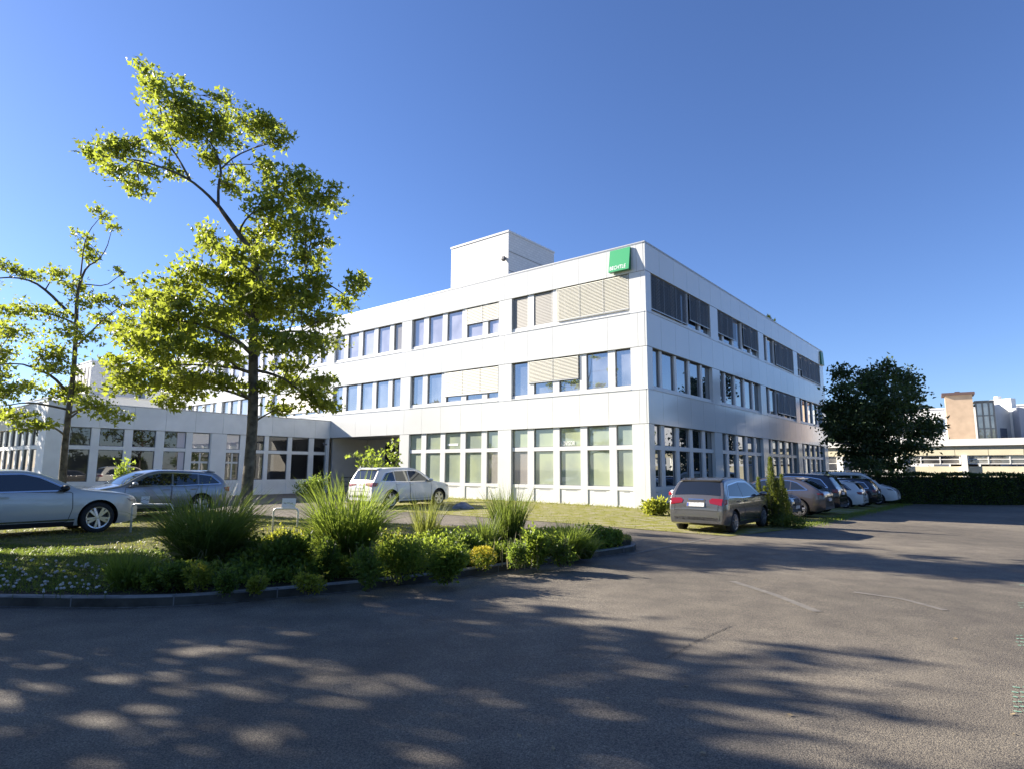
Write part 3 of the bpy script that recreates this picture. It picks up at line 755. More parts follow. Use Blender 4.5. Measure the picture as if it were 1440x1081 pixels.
    mb = MB(); a = sil[max(ip-3, 0)]; b_ = sil[ip+3]; ang = math.atan2(b_[0]-a[0], b_[1]-a[1])
    mb.obox(Matrix.Translation((xx-.022, 0, pz)) @ Matrix.Rotation(ang, 4, 'Y'), .02, .52, .12); pl = mb.build('number_plate', PLATE, root)
    mb = MB(); mb.obox(Matrix.Translation((xx-.036, .235, pz)) @ Matrix.Rotation(ang, 4, 'Y'), .004, .04, .10); mb.build('plate_band', pmat('plate_blue', (.02, .06, .35), .5), pl)
    mb = MB(); patch(idx(pz-.10, True), idx(pz+.10, True), -.36, .36, .006, mb=mb); mb.build('plate_recess', BLACKP, root)
    mb = MB(); jf = idx(.50, False); mb.obox(Matrix.Translation((sil[jf][0]+.02, 0, .47)), .02, .52, .11); mb.build('number_plate', PLATE, root)
    # wheels
    for ax in (fx, rx):
        for s in (1, -1):
            yo = s*(W-.03); wd = .215
            t = MB(); t.lathe([(Rw*.66, -wd), (Rw*.9, -wd+.005), (Rw*.985, -wd+.03), (Rw, -wd*.5), (Rw*.985, -.03), (Rw*.9, -.004), (Rw*.70, 0), (Rw*.66, -.02)], 30)
            wh = t.build('tyre', TYRE, None, smooth=True)
            wo = bpy.data.objects.new('wheel', wh.data); bpy.data.objects.remove(wh); COL.objects.link(wo); wo.parent = root
            wo.data.name = 'wheel'
            wo.location = (ax, yo, Rw); wo.rotation_euler = (0, random.uniform(0, 2), 0 if s > 0 else PI)
            q = MB(); q.lathe([(Rw*.70, -.005), (Rw*.70, .004), (Rw*.635, .0), (Rw*.60, -.05)], 30)
            q.lathe([(.0, -.008), (Rw*.13, -.010), (Rw*.16, -.02)], 14)
            ns = 5 if rim != 'multi' else 10
            for i in range(ns):
                a = 2*PI*i/ns
                for da in ((-.17, .17) if rim == 'twin' or rim == 'five' else (0,)):
                    p0 = Vector((math.cos(a+da*.4)*Rw*.1, -.018, math.sin(a+da*.4)*Rw*.1)); p1 = Vector((math.cos(a+da*1.15)*Rw*.66, -.012, math.sin(a+da*1.15)*Rw*.66))
                    d_ = (p1-p0); Mx = Matrix.Translation((p0+p1)/2) @ d_.to_track_quat('X', 'Y').to_matrix().to_4x4()
                    q.obox(Mx, d_.length, .055 if ns == 5 else .035, .05)
            q.build('rim', RIM, wo)
            q = MB(); q.lathe([(.0, -.07), (Rw*.66, -.07)], 24); q.build('brake_disc', RIMD, wo)
    for o in COL.objects:
        if o.parent is root and o.name.split('.')[0] in ('windscreen', 'rear_window', 'side_window', 'tail_lamp', 'headlight', 'grille', 'tailgate', 'trim_strip', 'valance', 'plate_recess', 'door', 'sill', 'window_trim'): orient(o)
    return root
SED = dict(L=4.94, W=1.89, H=1.46, fx=1.54, rx=-1.38, R=.36, belt=.98, ws=(1.03, 1.36), rw=(1.12, 1.37), tail=(.78, .95, .5), head=(.66, .80, .52), grille=(.40, .72), platez=.88, mir=.82, nf=.62, kf=.30, strip=True,
    sil=[(-2.47, .36), (-2.46, .60), (-2.44, .80), (-2.36, 1.00), (-2.2, 1.06), (-1.75, 1.11), (-1.2, 1.33), (-.75, 1.43), (-.15, 1.465), (.25, 1.44), (.65, 1.28), (1.10, 1.04), (1.35, 1.0), (1.9, .94), (2.2, .885), (2.38, .80), (2.455, .66), (2.47, .5), (2.47, .36)],
    dlo=[[(-1.5, 1.02), (-1.15, 1.24), (-.55, 1.36), (-.52, 1.01)], [(-.45, 1.01), (-.48, 1.365), (.05, 1.375), (.35, 1.30), (.88, 1.03)]],
    dlo_out=[(-1.55, 1.005), (-1.17, 1.25), (-.5, 1.38), (.07, 1.39), (.38, 1.31), (.95, 1.01), (-.5, .995)],
    doors=[[(-1.05, .30), (-.44, .30), (-.47, 1.0), (-1.3, 1.0), (-1.22, .75)], [(-.42, .30), (.92, .30), (1.0, .6), (.98, .97), (-.45, 1.0)]], mirmat=None)
SED['mirmat'] = BLACKP
WAG = dict(spoil=True, L=4.75, W=1.84, H=1.46, fx=1.47, rx=-1.35, R=.335, belt=.96, ws=(1.0, 1.34), rw=(1.02, 1.33), tail=(.74, .92, .5), head=(.64, .78, .55), grille=(.45, .68), platez=.82, mir=.75, nf=.8, strip=False,
    sil=[(-2.37, .36), (-2.36, .62), (-2.33, .88), (-2.24, 1.0), (-1.92, 1.33), (-1.75, 1.39), (-1.2, 1.43), (-.4, 1.465), (.1, 1.445), (.5, 1.30), (.98, 1.01), (1.25, .96), (1.8, .87), (2.15, .76), (2.32, .62), (2.36, .48), (2.37, .36)],
    dlo=[[(-1.95, 1.04), (-1.68, 1.27), (-1.3, 1.33), (-1.28, 1.0)], [(-1.22, 1.0), (-1.24, 1.335), (-.5, 1.36), (-.46, .99)], [(-.40, .99), (-.44, 1.365), (.0, 1.36), (.28, 1.28), (.78, 1.01)]],
    dlo_out=[(-2.0, 1.02), (-1.7, 1.29), (-1.2, 1.355), (-.1, 1.385), (.32, 1.29), (.86, .99), (-.5, .975)],
    doors=[[(-.98, .30), (-.38, .30), (-.42, .98), (-1.25, .98), (-1.15, .72)], [(-.36, .30), (.88, .30), (.95, .6), (.93, .95), (-.40, .98)]])
SUV = dict(spoil=True, L=4.89, W=1.94, H=1.76, fx=1.50, rx=-1.43, R=.385, belt=1.13, ws=(1.20, 1.62), rw=(1.20, 1.62), tail=(.92, 1.12, .40), head=(.85, .98, .55), grille=(.6, .9), platez=.92, mir=.86, nf=.7, zb=.24, tum=.76, strip=False,
    sil=[(-2.44, .42), (-2.44, .72), (-2.41, .95), (-2.34, 1.13), (-2.08, 1.58), (-1.95, 1.70), (-1.5, 1.74), (-.5, 1.78), (.05, 1.75), (.5, 1.58), (1.02, 1.21), (1.3, 1.14), (1.9, 1.07), (2.25, .95), (2.40, .78), (2.44, .55), (2.44, .42)],
    dlo=[[(-1.95, 1.20), (-1.68, 1.52), (-1.25, 1.60), (-1.22, 1.17)], [(-1.17, 1.17), (-1.2, 1.605), (-.45, 1.63), (-.42, 1.16)], [(-.36, 1.16), (-.40, 1.635), (.1, 1.62), (.36, 1.50), (.84, 1.18)]],
    dlo_out=[(-2.0, 1.18), (-1.7, 1.54), (-1.2, 1.63), (-.3, 1.655), (.13, 1.635), (.40, 1.51), (.92, 1.16), (-.5, 1.145)],
    doors=[[(-.98, .38), (-.34, .38), (-.37, 1.14), (-1.2, 1.15), (-1.12, .8)], [(-.32, .38), (.92, .38), (.98, .7), (.96, 1.12), (-.35, 1.14)]])
MPV = dict(L=4.36, W=1.80, H=1.57, fx=1.32, rx=-1.38, R=.32, belt=1.0, ws=(1.08, 1.47), rw=(1.06, 1.44), tail=(.80, .99, .50), head=(.72, .88, .5), grille=(.5, .75), platez=.82, mir=.88, nf=.65, nr=.35, kr=.12, tum=.72, strip=True, tw=.22, spoil=True,
    sil=[(-2.18, .34), (-2.18, .60), (-2.15, .82), (-2.09, .99), (-1.80, 1.41), (-1.66, 1.50), (-1.3, 1.545), (-.5, 1.58), (.1, 1.56), (.5, 1.43), (1.08, 1.10), (1.3, 1.04), (1.75, .95), (2.02, .82), (2.14, .66), (2.18, .5), (2.18, .36)],
    dlo=[[(-1.72, 1.06), (-1.50, 1.36), (-.70, 1.44), (-.66, 1.02)], [(-.60, 1.02), (-.64, 1.445), (.1, 1.44), (.42, 1.32), (.92, 1.04)]],
    dlo_out=[(-1.78, 1.05), (-1.52, 1.38), (-.6, 1.465), (.13, 1.455), (.46, 1.33), (1.0, 1.02), (-.6, 1.005)],
    doors=[[(-.98, .30), (-.56, .30), (-.60, 1.0), (-1.2, 1.02), (-1.12, .72)], [(-.54, .30), (.80, .30), (.86, .6), (.85, .99), (-.58, 1.0)]])
CRO = dict(SUV); CRO.update(L=4.62, W=1.87, H=1.60, fx=1.40, rx=-1.32, R=.36, belt=1.04, ws=(1.1, 1.46), rw=(1.12, 1.46), tail=(.88, 1.0, .4), head=(.76, .9, .55), grille=(.55, .8), platez=.72, mir=.78, chrome=True,
    sil=[(-2.31, .40), (-2.31, .70), (-2.28, .92), (-2.18, 1.06), (-1.6, 1.42), (-1.3, 1.52), (-.9, 1.58), (-.3, 1.61), (.1, 1.58), (.5, 1.42), (1.0, 1.10), (1.25, 1.04), (1.8, .96), (2.1, .85), (2.27, .70), (2.31, .5), (2.31, .4)],
    dlo=[[(-1.62, 1.12), (-1.25, 1.38), (-1.05, 1.44), (-1.02, 1.08)], [(-.97, 1.08), (-1.0, 1.45), (-.40, 1.49), (-.36, 1.07)], [(-.30, 1.07), (-.34, 1.49), (.08, 1.47), (.34, 1.36), (.80, 1.09)]],
    dlo_out=[(-1.68, 1.11), (-1.27, 1.40), (-1.0, 1.47), (-.3, 1.51), (.1, 1.485), (.38, 1.37), (.88, 1.07), (-.4, 1.055)],
    doors=[[(-.90, .36), (-.30, .36), (-.33, 1.05), (-1.1, 1.06), (-1.02, .76)], [(-.28, .36), (.84, .36), (.9, .66), (.88, 1.03), (-.31, 1.05)]])
HAT = dict(spoil=True, L=4.32, W=1.77, H=1.42, fx=1.42, rx=-1.27, R=.32, belt=.93, ws=(.98, 1.30), rw=(1.0, 1.30), tail=(.72, .90, .5), head=(.64, .77, .55), grille=(.45, .66), platez=.62, mir=.62, nf=.7, chrome=False,
    sil=[(-2.16, .34), (-2.16, .58), (-2.13, .80), (-2.05, .95), (-1.82, 1.27), (-1.68, 1.35), (-1.2, 1.40), (-.5, 1.43), (0, 1.41), (.4, 1.27), (.86, .99), (1.1, .94), (1.7, .86), (1.98, .75), (2.12, .6), (2.16, .46), (2.16, .34)],
    dlo=[[(-1.55, 1.0), (-1.25, 1.26), (-.58, 1.33), (-.54, .97)], [(-.48, .97), (-.52, 1.335), (-.05, 1.33), (.2, 1.24), (.66, .98)]],
    dlo_out=[(-1.62, .99), (-1.27, 1.28), (-.5, 1.35), (-.03, 1.345), (.23, 1.25), (.74, .96), (-.5, .95)],
    doors=[[(-.88, .28), (-.46, .28), (-.5, .95), (-1.1, .96), (-1.02, .7)], [(-.44, .28), (.76, .28), (.82, .56), (.8, .92), (-.48, .95)]])
VAN = dict(L=5.3, W=1.95, H=1.97, fx=1.62, rx=-1.58, R=.34, belt=1.18, ws=(1.22, 1.80), rw=(1.25, 1.75), tail=(.8, 1.2, .8), head=(.86, 1.02, .55), grille=(.6, .85), platez=.7, mir=1.42, nf=.6, nr=.2, kr=.05, zb=.24, tum=.90, chrome=False,
    sil=[(-2.65, .42), (-2.65, .9), (-2.64, 1.4), (-2.60, 1.80), (-2.45, 1.93), (-1.5, 1.97), (0, 1.985), (.6, 1.96), (1.05, 1.82), (1.72, 1.24), (1.95, 1.14), (2.35, 1.03), (2.55, .88), (2.64, .66), (2.65, .42)],
    dlo=[[(-2.4, 1.25), (-2.38, 1.72), (-1.1, 1.76), (-1.1, 1.22)], [(-1.03, 1.22), (-1.03, 1.76), (.18, 1.77), (.18, 1.21)], [(.25, 1.21), (.25, 1.77), (.72, 1.76), (1.0, 1.62), (1.42, 1.23)]],
    dlo_out=[(-2.42, 1.23), (-2.4, 1.75), (.2, 1.79), (.75, 1.78), (1.05, 1.63), (1.5, 1.21), (0, 1.19)],
    doors=[[(-.95, .38), (.2, .38), (.2, 1.2), (-1.05, 1.2)], [(.23, .38), (1.08, .38), (1.2, .75), (1.42, 1.2), (.23, 1.2)]], mirmat=None)
VAN['mirmat'] = BLACKP
HU, HV = RZ, RZ+PI/2          # headings along +U and +V
def put(u, w, dz=.0): return uw(u, w, dz)
SILV = paint('silver', (.47, .47, .435), .12, .32); GREYP = paint('steel_grey', (.21, .23, .26), .5, .28); WHITEP = paint('white', (.72, .72, .70), 0, .3)
BROWN = paint('taupe_grey', (.20, .185, .17), .75, .25); TAUPE = paint('mauve_grey', (.125, .11, .11), .7, .28); BLACKC = paint('black', (.012, .013, .018), .2, .2); NAVY = paint('dark_blue_grey', (.05, .065, .085), .5, .25)
# positions: wheel contacts measured in building coordinates
make_car('silver_sedan', 'silver saloon cut by the left picture edge, parked on the lawn', SED, SILV, put(-21.27-1.54, -4.70, 0.0)+Vector((0, 0, .20)), HU)
make_car('estate_car', 'steel grey estate car parked facing left before the low wing', WAG, GREYP, put(-19.9+1.47, -8.6, 0)+Vector((0, 0, .19)), HU+PI)
make_car('white_suv', 'white SUV seen from behind, parked facing the sunlit ground floor windows', SUV, WHITEP, put(-8.55+1.43, -9.2, .012), HU, rim='five')
make_car('compact_van', 'taupe grey compact people carrier with sunlit tail, nearest of the right hand cars', MPV, BROWN, put(-8.25+1.38, 5.90, .012), HU, rim='multi')
GR = 'cars parked in a row along the shaded facade'
make_car('dark_sedan', 'dark blue grey saloon mostly hidden behind the small conifer', SED, NAVY, put(-1.1, 4.2, .012), HV+PI, group=GR)
make_car('crossover_car', 'mauve grey crossover with sloping tail just right of the small conifer', CRO, TAUPE, put(1.55, 4.95, .012), HV, group=GR)
make_car('black_suv', 'black SUV with bright bumper between the mauve crossover and the white hatchback', SUV, BLACKC, put(4.6, 4.75, .012), HV, group=GR)
make_car('white_hatchback', 'small white hatchback with its tail toward the road', HAT, WHITEP, put(11.6, 4.75, .012), HV, group=GR)
make_car('dark_van', 'dark people carrier with red tail lamp between white hatchback and white van', MPV, BLACKC, put(14.6, 4.95, .012), HV, group=GR)
make_car('white_van', 'large white van with black windows facing the road, last before the hedge', VAN, WHITEP, put(18.9, 4.9, .012), HV+PI, cat='van', group=GR)

# ================================================================== VEGETATION
L_PLANE = leafmat('leaf_plane', (.065, .095, .018), (.17, .195, .032), (.50, .58, .06), .47)
L_SHADE = leafmat('leaf_shade_tree', (.05, .08, .02), (.09, .12, .025), (.2, .3, .03), .3)
L_DARK = leafmat('leaf_dark_tree', (.028, .046, .016), (.07, .10, .03), (.16, .22, .04), .32)
L_HEDGE = leafmat('leaf_hedge', (.03, .055, .014), (.07, .105, .025), (.16, .22, .03), .3)
L_SHRUB = leafmat('leaf_shrub', (.05, .095, .02), (.13, .185, .035), (.46, .58, .07), .50)
L_SHRUBD = leafmat('leaf_shrub_dark', (.038, .075, .018), (.09, .14, .032), (.34, .46, .06), .48)
L_SHRUBY = leafmat('leaf_shrub_lime', (.10, .14, .02), (.21, .24, .04), (.60, .62, .07), .5)
L_CONIF = leafmat('leaf_conifer', (.045, .07, .014), (.13, .155, .03), (.34, .40, .05), .35)
BLADE = leafmat('blade_green', (.045, .08, .016), (.12, .165, .032), (.40, .52, .07), .48)
BLADED = leafmat('blade_dark', (.035, .06, .017), (.105, .145, .036), (.32, .42, .06), .45)
BLADEL = leafmat('blade_light', (.08, .11, .02), (.18, .20, .05), (.42, .46, .09), .45)
STRAW = leafmat('blade_straw', (.22, .20, .11), (.36, .33, .2), (.4, .38, .2), .3)
TURF = leafmat('blade_turf', (.08, .10, .015), (.22, .22, .05), (.40, .42, .06), .45)
BARK = pmat('bark', (.085, .075, .06), .95, noise=(6, .5), bump=(14, .9))
BARKL = pmat('bark_plane', (.055, .048, .036), .95, noise=(5, .4), bump=(12, .9), col2=(.17, .155, .12))
FLOW = pmat('petal_white', (.48, .46, .42), .9); YEL = leafmat('petal_yellow', (.45, .38, .03), (.7, .62, .06), (.6, .5, .05), .3)

def unit(a): return a/np.maximum(np.linalg.norm(a, axis=1, keepdims=True), 1e-9)
def rdir(n, up=0.):
    d = RNG.normal(size=(n, 3)); d[:, 2] += up; return unit(d)
LOBED = (np.array([(0, 0), (.5, .30), (.17, .48), (0, 1), (-.17, .48), (-.5, .30)]), [(0, 1, 2), (0, 2, 3), (0, 3, 4), (0, 4, 5)])
OVAL = (np.array([(0, 0), (.30, .45), (0, 1), (-.30, .45)]), [(0, 1, 2), (0, 2, 3)])
NEEDLE = (np.array([(0, 0), (.12, .3), (0, 1), (-.12, .3)]), [(0, 1, 2), (0, 2, 3)])
def leaf_obj(name, P, size, mat_, parent=None, shape=OVAL, up=.3, dirs=None, jit=.35):
    P = np.asarray(P, float); n = len(P); d = rdir(n, up) if dirs is None else unit(dirs+RNG.normal(0, jit, (n, 3)))
    side = unit(np.cross(d, RNG.normal(size=(n, 3)))); nor = np.cross(side, d)
    s = (size*RNG.uniform(.65, 1.3, n))[:, None]
    T, F = shape; k = len(T)
    vs = np.empty((n, k, 3))
    for j, (a, b_) in enumerate(T): vs[:, j] = P+side*a*s+d*b_*s+nor*(abs(a)*.35*s-(b_*b_)*.12*s)
    vs = vs.reshape(-1, 3)
    fa = (np.array(F)[None]+(np.arange(n)*k)[:, None, None]).reshape(-1, 3)
    me = bpy.data.meshes.new(name); me.vertices.add(len(vs)); me.vertices.foreach_set('co', vs.ravel().astype(np.float32))
    me.loops.add(fa.size); me.loops.foreach_set('vertex_index', fa.ravel().astype(np.int32))
    me.polygons.add(len(fa)); me.polygons.foreach_set('loop_start', np.arange(0, fa.size, 3, dtype=np.int32))
    me.update(calc_edges=True); me.validate(); me.materials.append(mat_)
    o = bpy.data.objects.new(name, me); COL.objects.link(o)
    if parent: o.parent = parent
    return o
def blades_obj(name, base, tipdir, length, width, mat_, parent=None, droop=.5, seg=4):
    "curved tapering grass blades; base (n,3), tipdir (n,3), length (n,)"
    base = np.asarray(base, float); n = len(base); d = unit(np.asarray(tipdir, float)); length = np.asarray(length, float)
    hor = d.copy(); hor[:, 2] = 0; hor = unit(hor+RNG.normal(0, .02, (n, 3))*[1, 1, 0]); side = np.stack([-hor[:, 1], hor[:, 0], np.zeros(n)], 1)
    ang = RNG.normal(0, .7, n)[:, None]; side = unit(side*np.cos(ang)+np.cross(d, side)*np.sin(ang))
    vs = np.empty((n, seg*2+1, 3)); dr = (droop*RNG.uniform(.3, 1.5, n))[:, None]
    for j in range(seg+1):
        t = j/seg; c = base+d*length[:, None]*t+(hor*.55-np.array([0, 0, 1])*.75)*(dr*length[:, None]*t**2.4*.6)
        w_ = width*(1-t**1.8)*.5+.0005
        if j < seg: vs[:, 2*j] = c+side*w_; vs[:, 2*j+1] = c-side*w_
        else: vs[:, 2*j] = c
    F = [(2*j, 2*j+1, 2*j+3) for j in range(seg-1)]+[(2*j, 2*j+3, 2*j+2) for j in range(seg-1)]+[(2*seg-2, 2*seg-1, 2*seg)]
    vs = vs.reshape(-1, 3); fa = (np.array(F)[None]+(np.arange(n)*(seg*2+1))[:, None, None]).reshape(-1, 3)
    me = bpy.data.meshes.new(name); me.vertices.add(len(vs)); me.vertices.foreach_set('co', vs.ravel().astype(np.float32))
    me.loops.add(fa.size); me.loops.foreach_set('vertex_index', fa.ravel().astype(np.int32))
    me.polygons.add(len(fa)); me.polygons.foreach_set('loop_start', np.arange(0, fa.size, 3, dtype=np.int32))
    me.update(calc_edges=True); me.materials.append(mat_)
    o = bpy.data.objects.new(name, me); COL.objects.link(o)
    if parent: o.parent = parent
    return o
def bez(a, b, lift, n=6):
    a, b = np.array(a, float), np.array(b, float); m = (a+b)/2+np.array([0, 0, lift])+RNG.normal(0, .06, 3)*np.linalg.norm(b-a)
    return [a*(1-t)**2+2*m*t*(1-t)+b*t*t for t in np.linspace(0, 1, n)]
def tree(name, label, cat, limbs, clumps, leaf, lsize, per, bark, group=None, twig_r=.012, tw_n=7, shape=LOBED, loc=None, flat=1., up=.25):
    """limbs: list of (points, radii); clumps: list of (centre, radii3). Each clump hangs on a branch from the nearest limb point,
    carries its own twigs, and the leaves sit along the twigs"""
    base = Vector(limbs[0][0][0]) if loc is None else Vector(loc)
    root = thing(name, label, cat, base, 0, group)
    tb = MB(); nodes_ = []
    for pts, rads in limbs:
        pp = chaikin(pts, 1); rr = np.interp(np.linspace(0, 1, len(pp)), np.linspace(0, 1, len(rads)), rads)
        tb.tube([Vector(p)-base for p in pp], list(rr), 10 if rads[0] > .08 else 6)
        for p, r_ in zip(pp, rr): nodes_.append((np.array(p), r_))
    NP = np.array([p for p, _ in nodes_]); leaves = []; ld = []
    for c, r3 in clumps:
        c = np.array(c, float); r3 = np.array(r3, float)
        d = np.linalg.norm(NP-c, axis=1)+np.maximum(0, NP[:, 2]-c[2])*1.2
        i = int(np.argmin(d)); a = nodes_[i][0]; br = min(nodes_[i][1]*.6, .02+.012*np.linalg.norm(c-a))
        bp = bez(a, c, .12*np.linalg.norm(c-a))
        tb.tube([Vector(p)-base for p in bp], list(np.linspace(br, twig_r, len(bp))), 5)
        n = max(20, int(per*(r3[0]*r3[1]*r3[2])**(2/3)))
        for t in range(tw_n):
            v = rdir(1)[0]; e = c+v*r3*RNG.uniform(.65, 1.05); s = bp[-1-RNG.integers(0, 3)]
            tp = bez(s, e, .05, 5); tb.tube([Vector(p)-base for p in tp], list(np.linspace(twig_r*.8, twig_r*.3, 5)), 4, cap=False)
            k = n//tw_n; u_ = RNG.beta(2.2, 1.3, k); idx_ = u_*4; i0 = np.minimum(idx_.astype(int), 3); f_ = (idx_-i0)[:, None]
            tpa = np.array(tp); q = tpa[i0]*(1-f_)+tpa[i0+1]*f_
            q = q+RNG.normal(0, 1, (k, 3))*r3*.26*np.array([1, 1, flat]); leaves.append(q); ld.append(np.tile(e-s, (k, 1)))
    tb.build('trunk', bark, root, smooth=True)
    P_ = np.concatenate(leaves)-np.array(base); D_ = unit(np.concatenate(ld))*.5+rdir(len(P_), up)
    leaf_obj('crown', P_, lsize, leaf, root, shape, dirs=D_, jit=.2)
    return root

# --- the two plane trees on the left: limbs and crown clumps placed at their own distance with depth
def pxtree(Y0, depth):
    def P(px, py, dy=0.): v = far(px, py, Y0+dy); return (v.x, v.y, v.z)
    def CL(lst, thick, g=1.15):
        out = []
        for x, y, rx, ry in lst:
            dy = RNG.uniform(-depth, depth); v = P(x, y, dy); k = (Y0+dy)/FPX
            out.append((v, (rx*k*g, thick*(.4+.012*rx), ry*k*g)))
        return out
    return P, CL
Y1 = 18.3; P_, CL = pxtree(Y1, 1.7)
b1 = at(345, 735, .16)
limbs = [([b1, P_(347, 690), P_(352, 640), P_(356, 580), P_(356, 510), P_(357, 445), P_(366, 410, .1), P_(364, 385, .1), P_(353, 353, 0), P_(330, 322, -.2), P_(307, 290, -.3)], [.21, .17, .155, .15, .14, .125, .11, .10, .085, .075, .06]),
    ([P_(307, 290, -.3), P_(290, 272, -.5), P_(267, 253, -.6), P_(235, 238, -.8), P_(200, 227, -.9), P_(165, 222, -1)], [.055, .045, .04, .03, .025, .015]),
    ([P_(267, 253, -.6), P_(252, 225, -.4), P_(235, 200, 0), P_(225, 150, .2), P_(207, 105, .3)], [.035, .03, .025, .02, .012]),
    ([P_(307, 290, -.3), P_(307, 262, -.1), P_(312, 237, .1), P_(300, 205, .3), P_(285, 190, .5)], [.045, .04, .035, .025, .015]),
    ([P_(312, 237, .1), P_(330, 220, .4), P_(365, 205, .8), P_(395, 200, 1)], [.03, .025, .02, .012]),
    ([P_(353, 353), P_(368, 330, .4), P_(383, 300, .7), P_(410, 285, 1), P_(450, 278, 1.2)], [.06, .05, .04, .03, .015]),
    ([P_(356, 500), P_(335, 480, -.5), P_(312, 470, -.9), P_(280, 455, -1.2), P_(240, 450, -1.5)], [.07, .06, .05, .035, .02]),
    ([P_(355, 525), P_(330, 517, .3), P_(300, 515, .6), P_(260, 512, .9), P_(220, 520, 1.1)], [.06, .05, .04, .03, .02]),
    ([P_(357, 450), P_(335, 432, .3), P_(310, 420, .6), P_(280, 405, .9)], [.06, .05, .035, .02]),
    ([P_(356, 520), P_(380, 525, .4), P_(405, 535, .7), P_(435, 560, 1)], [.05, .045, .035, .02]),
    ([P_(357, 480), P_(385, 470, -.5), P_(415, 465, -.8), P_(455, 470, -1)], [.05, .04, .03, .015]),
    ([P_(366, 410), P_(395, 395, .3), P_(440, 385, .5), P_(485, 415, .6)], [.05, .04, .03, .015])]
cl1 = [(205, 100, 12, 17), (215, 125, 18, 20), (240, 150, 30, 22), (262, 125, 10, 12), (275, 165, 26, 20), (320, 138, 12, 14), (312, 165, 22, 15), (300, 185, 40, 20), (350, 180, 36, 20), (375, 168, 22, 14), (398, 198, 22, 12), (255, 190, 30, 18),
    (150, 212, 30, 18), (128, 226, 18, 10), (180, 213, 26, 16), (165, 245, 20, 14), (195, 268, 15, 14), (205, 240, 18, 12), (238, 240, 20, 8), (215, 195, 18, 12), (225, 175, 18, 14),
    (305, 232, 18, 18), (327, 262, 18, 14), (375, 236, 12, 14), (345, 250, 12, 10), (420, 245, 26, 20), (400, 275, 40, 20), (450, 278, 30, 14), (430, 305, 26, 16), (375, 290, 26, 20), (470, 290, 14, 8),
    (300, 340, 22, 18), (320, 362, 30, 20), (395, 325, 36, 22), (445, 335, 22, 12), (430, 362, 28, 18), (350, 335, 18, 14), (375, 360, 28, 18), (285, 325, 10, 8),
    (250, 395, 34, 20), (295, 388, 36, 22), (350, 392, 40, 25), (405, 395, 40, 25), (448, 390, 22, 18), (503, 402, 16, 16), (478, 425, 18, 10), (512, 395, 8, 10),
    (228, 435, 44, 24), (285, 440, 44, 25), (190, 455, 30, 18), (340, 440, 36, 22), (410, 440, 42, 24), (450, 450, 30, 16), (470, 478, 24, 9), (250, 420, 30, 18),
    (195, 492, 40, 20), (250, 490, 42, 22), (300, 500, 36, 18), (225, 535, 40, 16), (185, 530, 25, 14), (262, 552, 34, 14), (308, 540, 24, 9), (320, 470, 24, 12), (160, 510, 20, 12), (235, 570, 24, 10),
    (390, 492, 32, 16), (430, 485, 34, 16), (398, 540, 28, 14), (438, 556, 34, 16), (465, 572, 22, 9), (400, 572, 22, 8), (372, 545, 14, 10), (455, 535, 18, 9), (170, 480, 26, 16), (215, 460, 30, 18), (260, 470, 34, 18), (310, 450, 30, 20), (230, 515, 36, 16), (280, 530, 36, 14), (345, 415, 26, 20), (385, 420, 30, 20), (425, 418, 26, 16), (330, 390, 24, 18), (180, 548, 24, 12), (210, 420, 20, 12), (320, 500, 26, 14), (410, 515, 26, 10), (375, 470, 26, 14)]
tree('plane_tree', 'tall lopsided plane tree with bright yellow green leaves rising behind the tall grasses', 'tree', limbs, CL(cl1, 1.1), L_PLANE, .165, 820, BARKL, tw_n=8)
Y2 = 24.; P_, CL = pxtree(Y2, 2.)
b2 = at(88, 700, .2); b2 = (P_(88, 690)[0], Y2, .15)
limbs = [([b2, P_(89, 650), P_(94, 600), P_(103, 530), P_(107, 469), P_(108, 418), P_(113, 395), P_(122, 375), P_(138, 367), P_(150, 350), P_(156, 328)], [.16, .13, .115, .095, .08, .07, .05, .035, .022, .016, .01]),
    ([P_(104, 445), P_(88, 432), P_(69, 412, -.4), P_(47, 396, -.6), P_(20, 390, -.8), P_(-10, 392, -1)], [.07, .06, .05, .04, .03, .02]),
    ([P_(112, 400), P_(115, 372, .2), P_(118, 345, .3), P_(125, 325, .4), P_(142, 305, .5)], [.04, .03, .022, .016, .01]),
    ([P_(92, 548), P_(75, 530, -.4), P_(55, 520, -.8), P_(25, 510, -1), P_(-15, 515, -1.2)], [.06, .05, .04, .03, .02]),
    ([P_(105, 490), P_(125, 470, .4), P_(150, 445, .6), P_(180, 425, .8)], [.05, .04, .025, .012]),
    ([P_(120, 400), P_(148, 403, .3), P_(165, 390, .4), P_(178, 382, .5)], [.03, .02, .015, .01]),
    ([P_(94, 590), P_(115, 575, .5), P_(140, 570, .8), P_(165, 580, 1)], [.05, .04, .03, .015]),
    ([P_(93, 575), P_(70, 570, -.6), P_(40, 565, -1), P_(5, 570, -1.3)], [.05, .04, .03, .015])]
cl2 = [(140, 302, 14, 9), (162, 320, 11, 6), (114, 333, 10, 8), (122, 352, 16, 7), (128, 365, 14, 8), (75, 385, 20, 10), (52, 392, 14, 9), (30, 384, 18, 8), (8, 372, 14, 7), (108, 405, 26, 12), (168, 383, 9, 5), (183, 397, 9, 5),
    (130, 425, 34, 9), (180, 428, 18, 5), (60, 440, 26, 12), (20, 436, 30, 12), (100, 470, 30, 14), (30, 465, 40, 16), (5, 495, 20, 16), (60, 495, 36, 14), (85, 520, 28, 11), (145, 455, 26, 10), (-20, 460, 26, 18),
    (20, 550, 40, 16), (70, 555, 36, 14), (20, 585, 30, 10), (135, 572, 32, 11), (168, 588, 22, 8), (-5, 530, 26, 20), (110, 545, 22, 9), (45, 595, 26, 9), (-20, 580, 30, 14), (-25, 400, 24, 16), (-30, 510, 28, 20)]
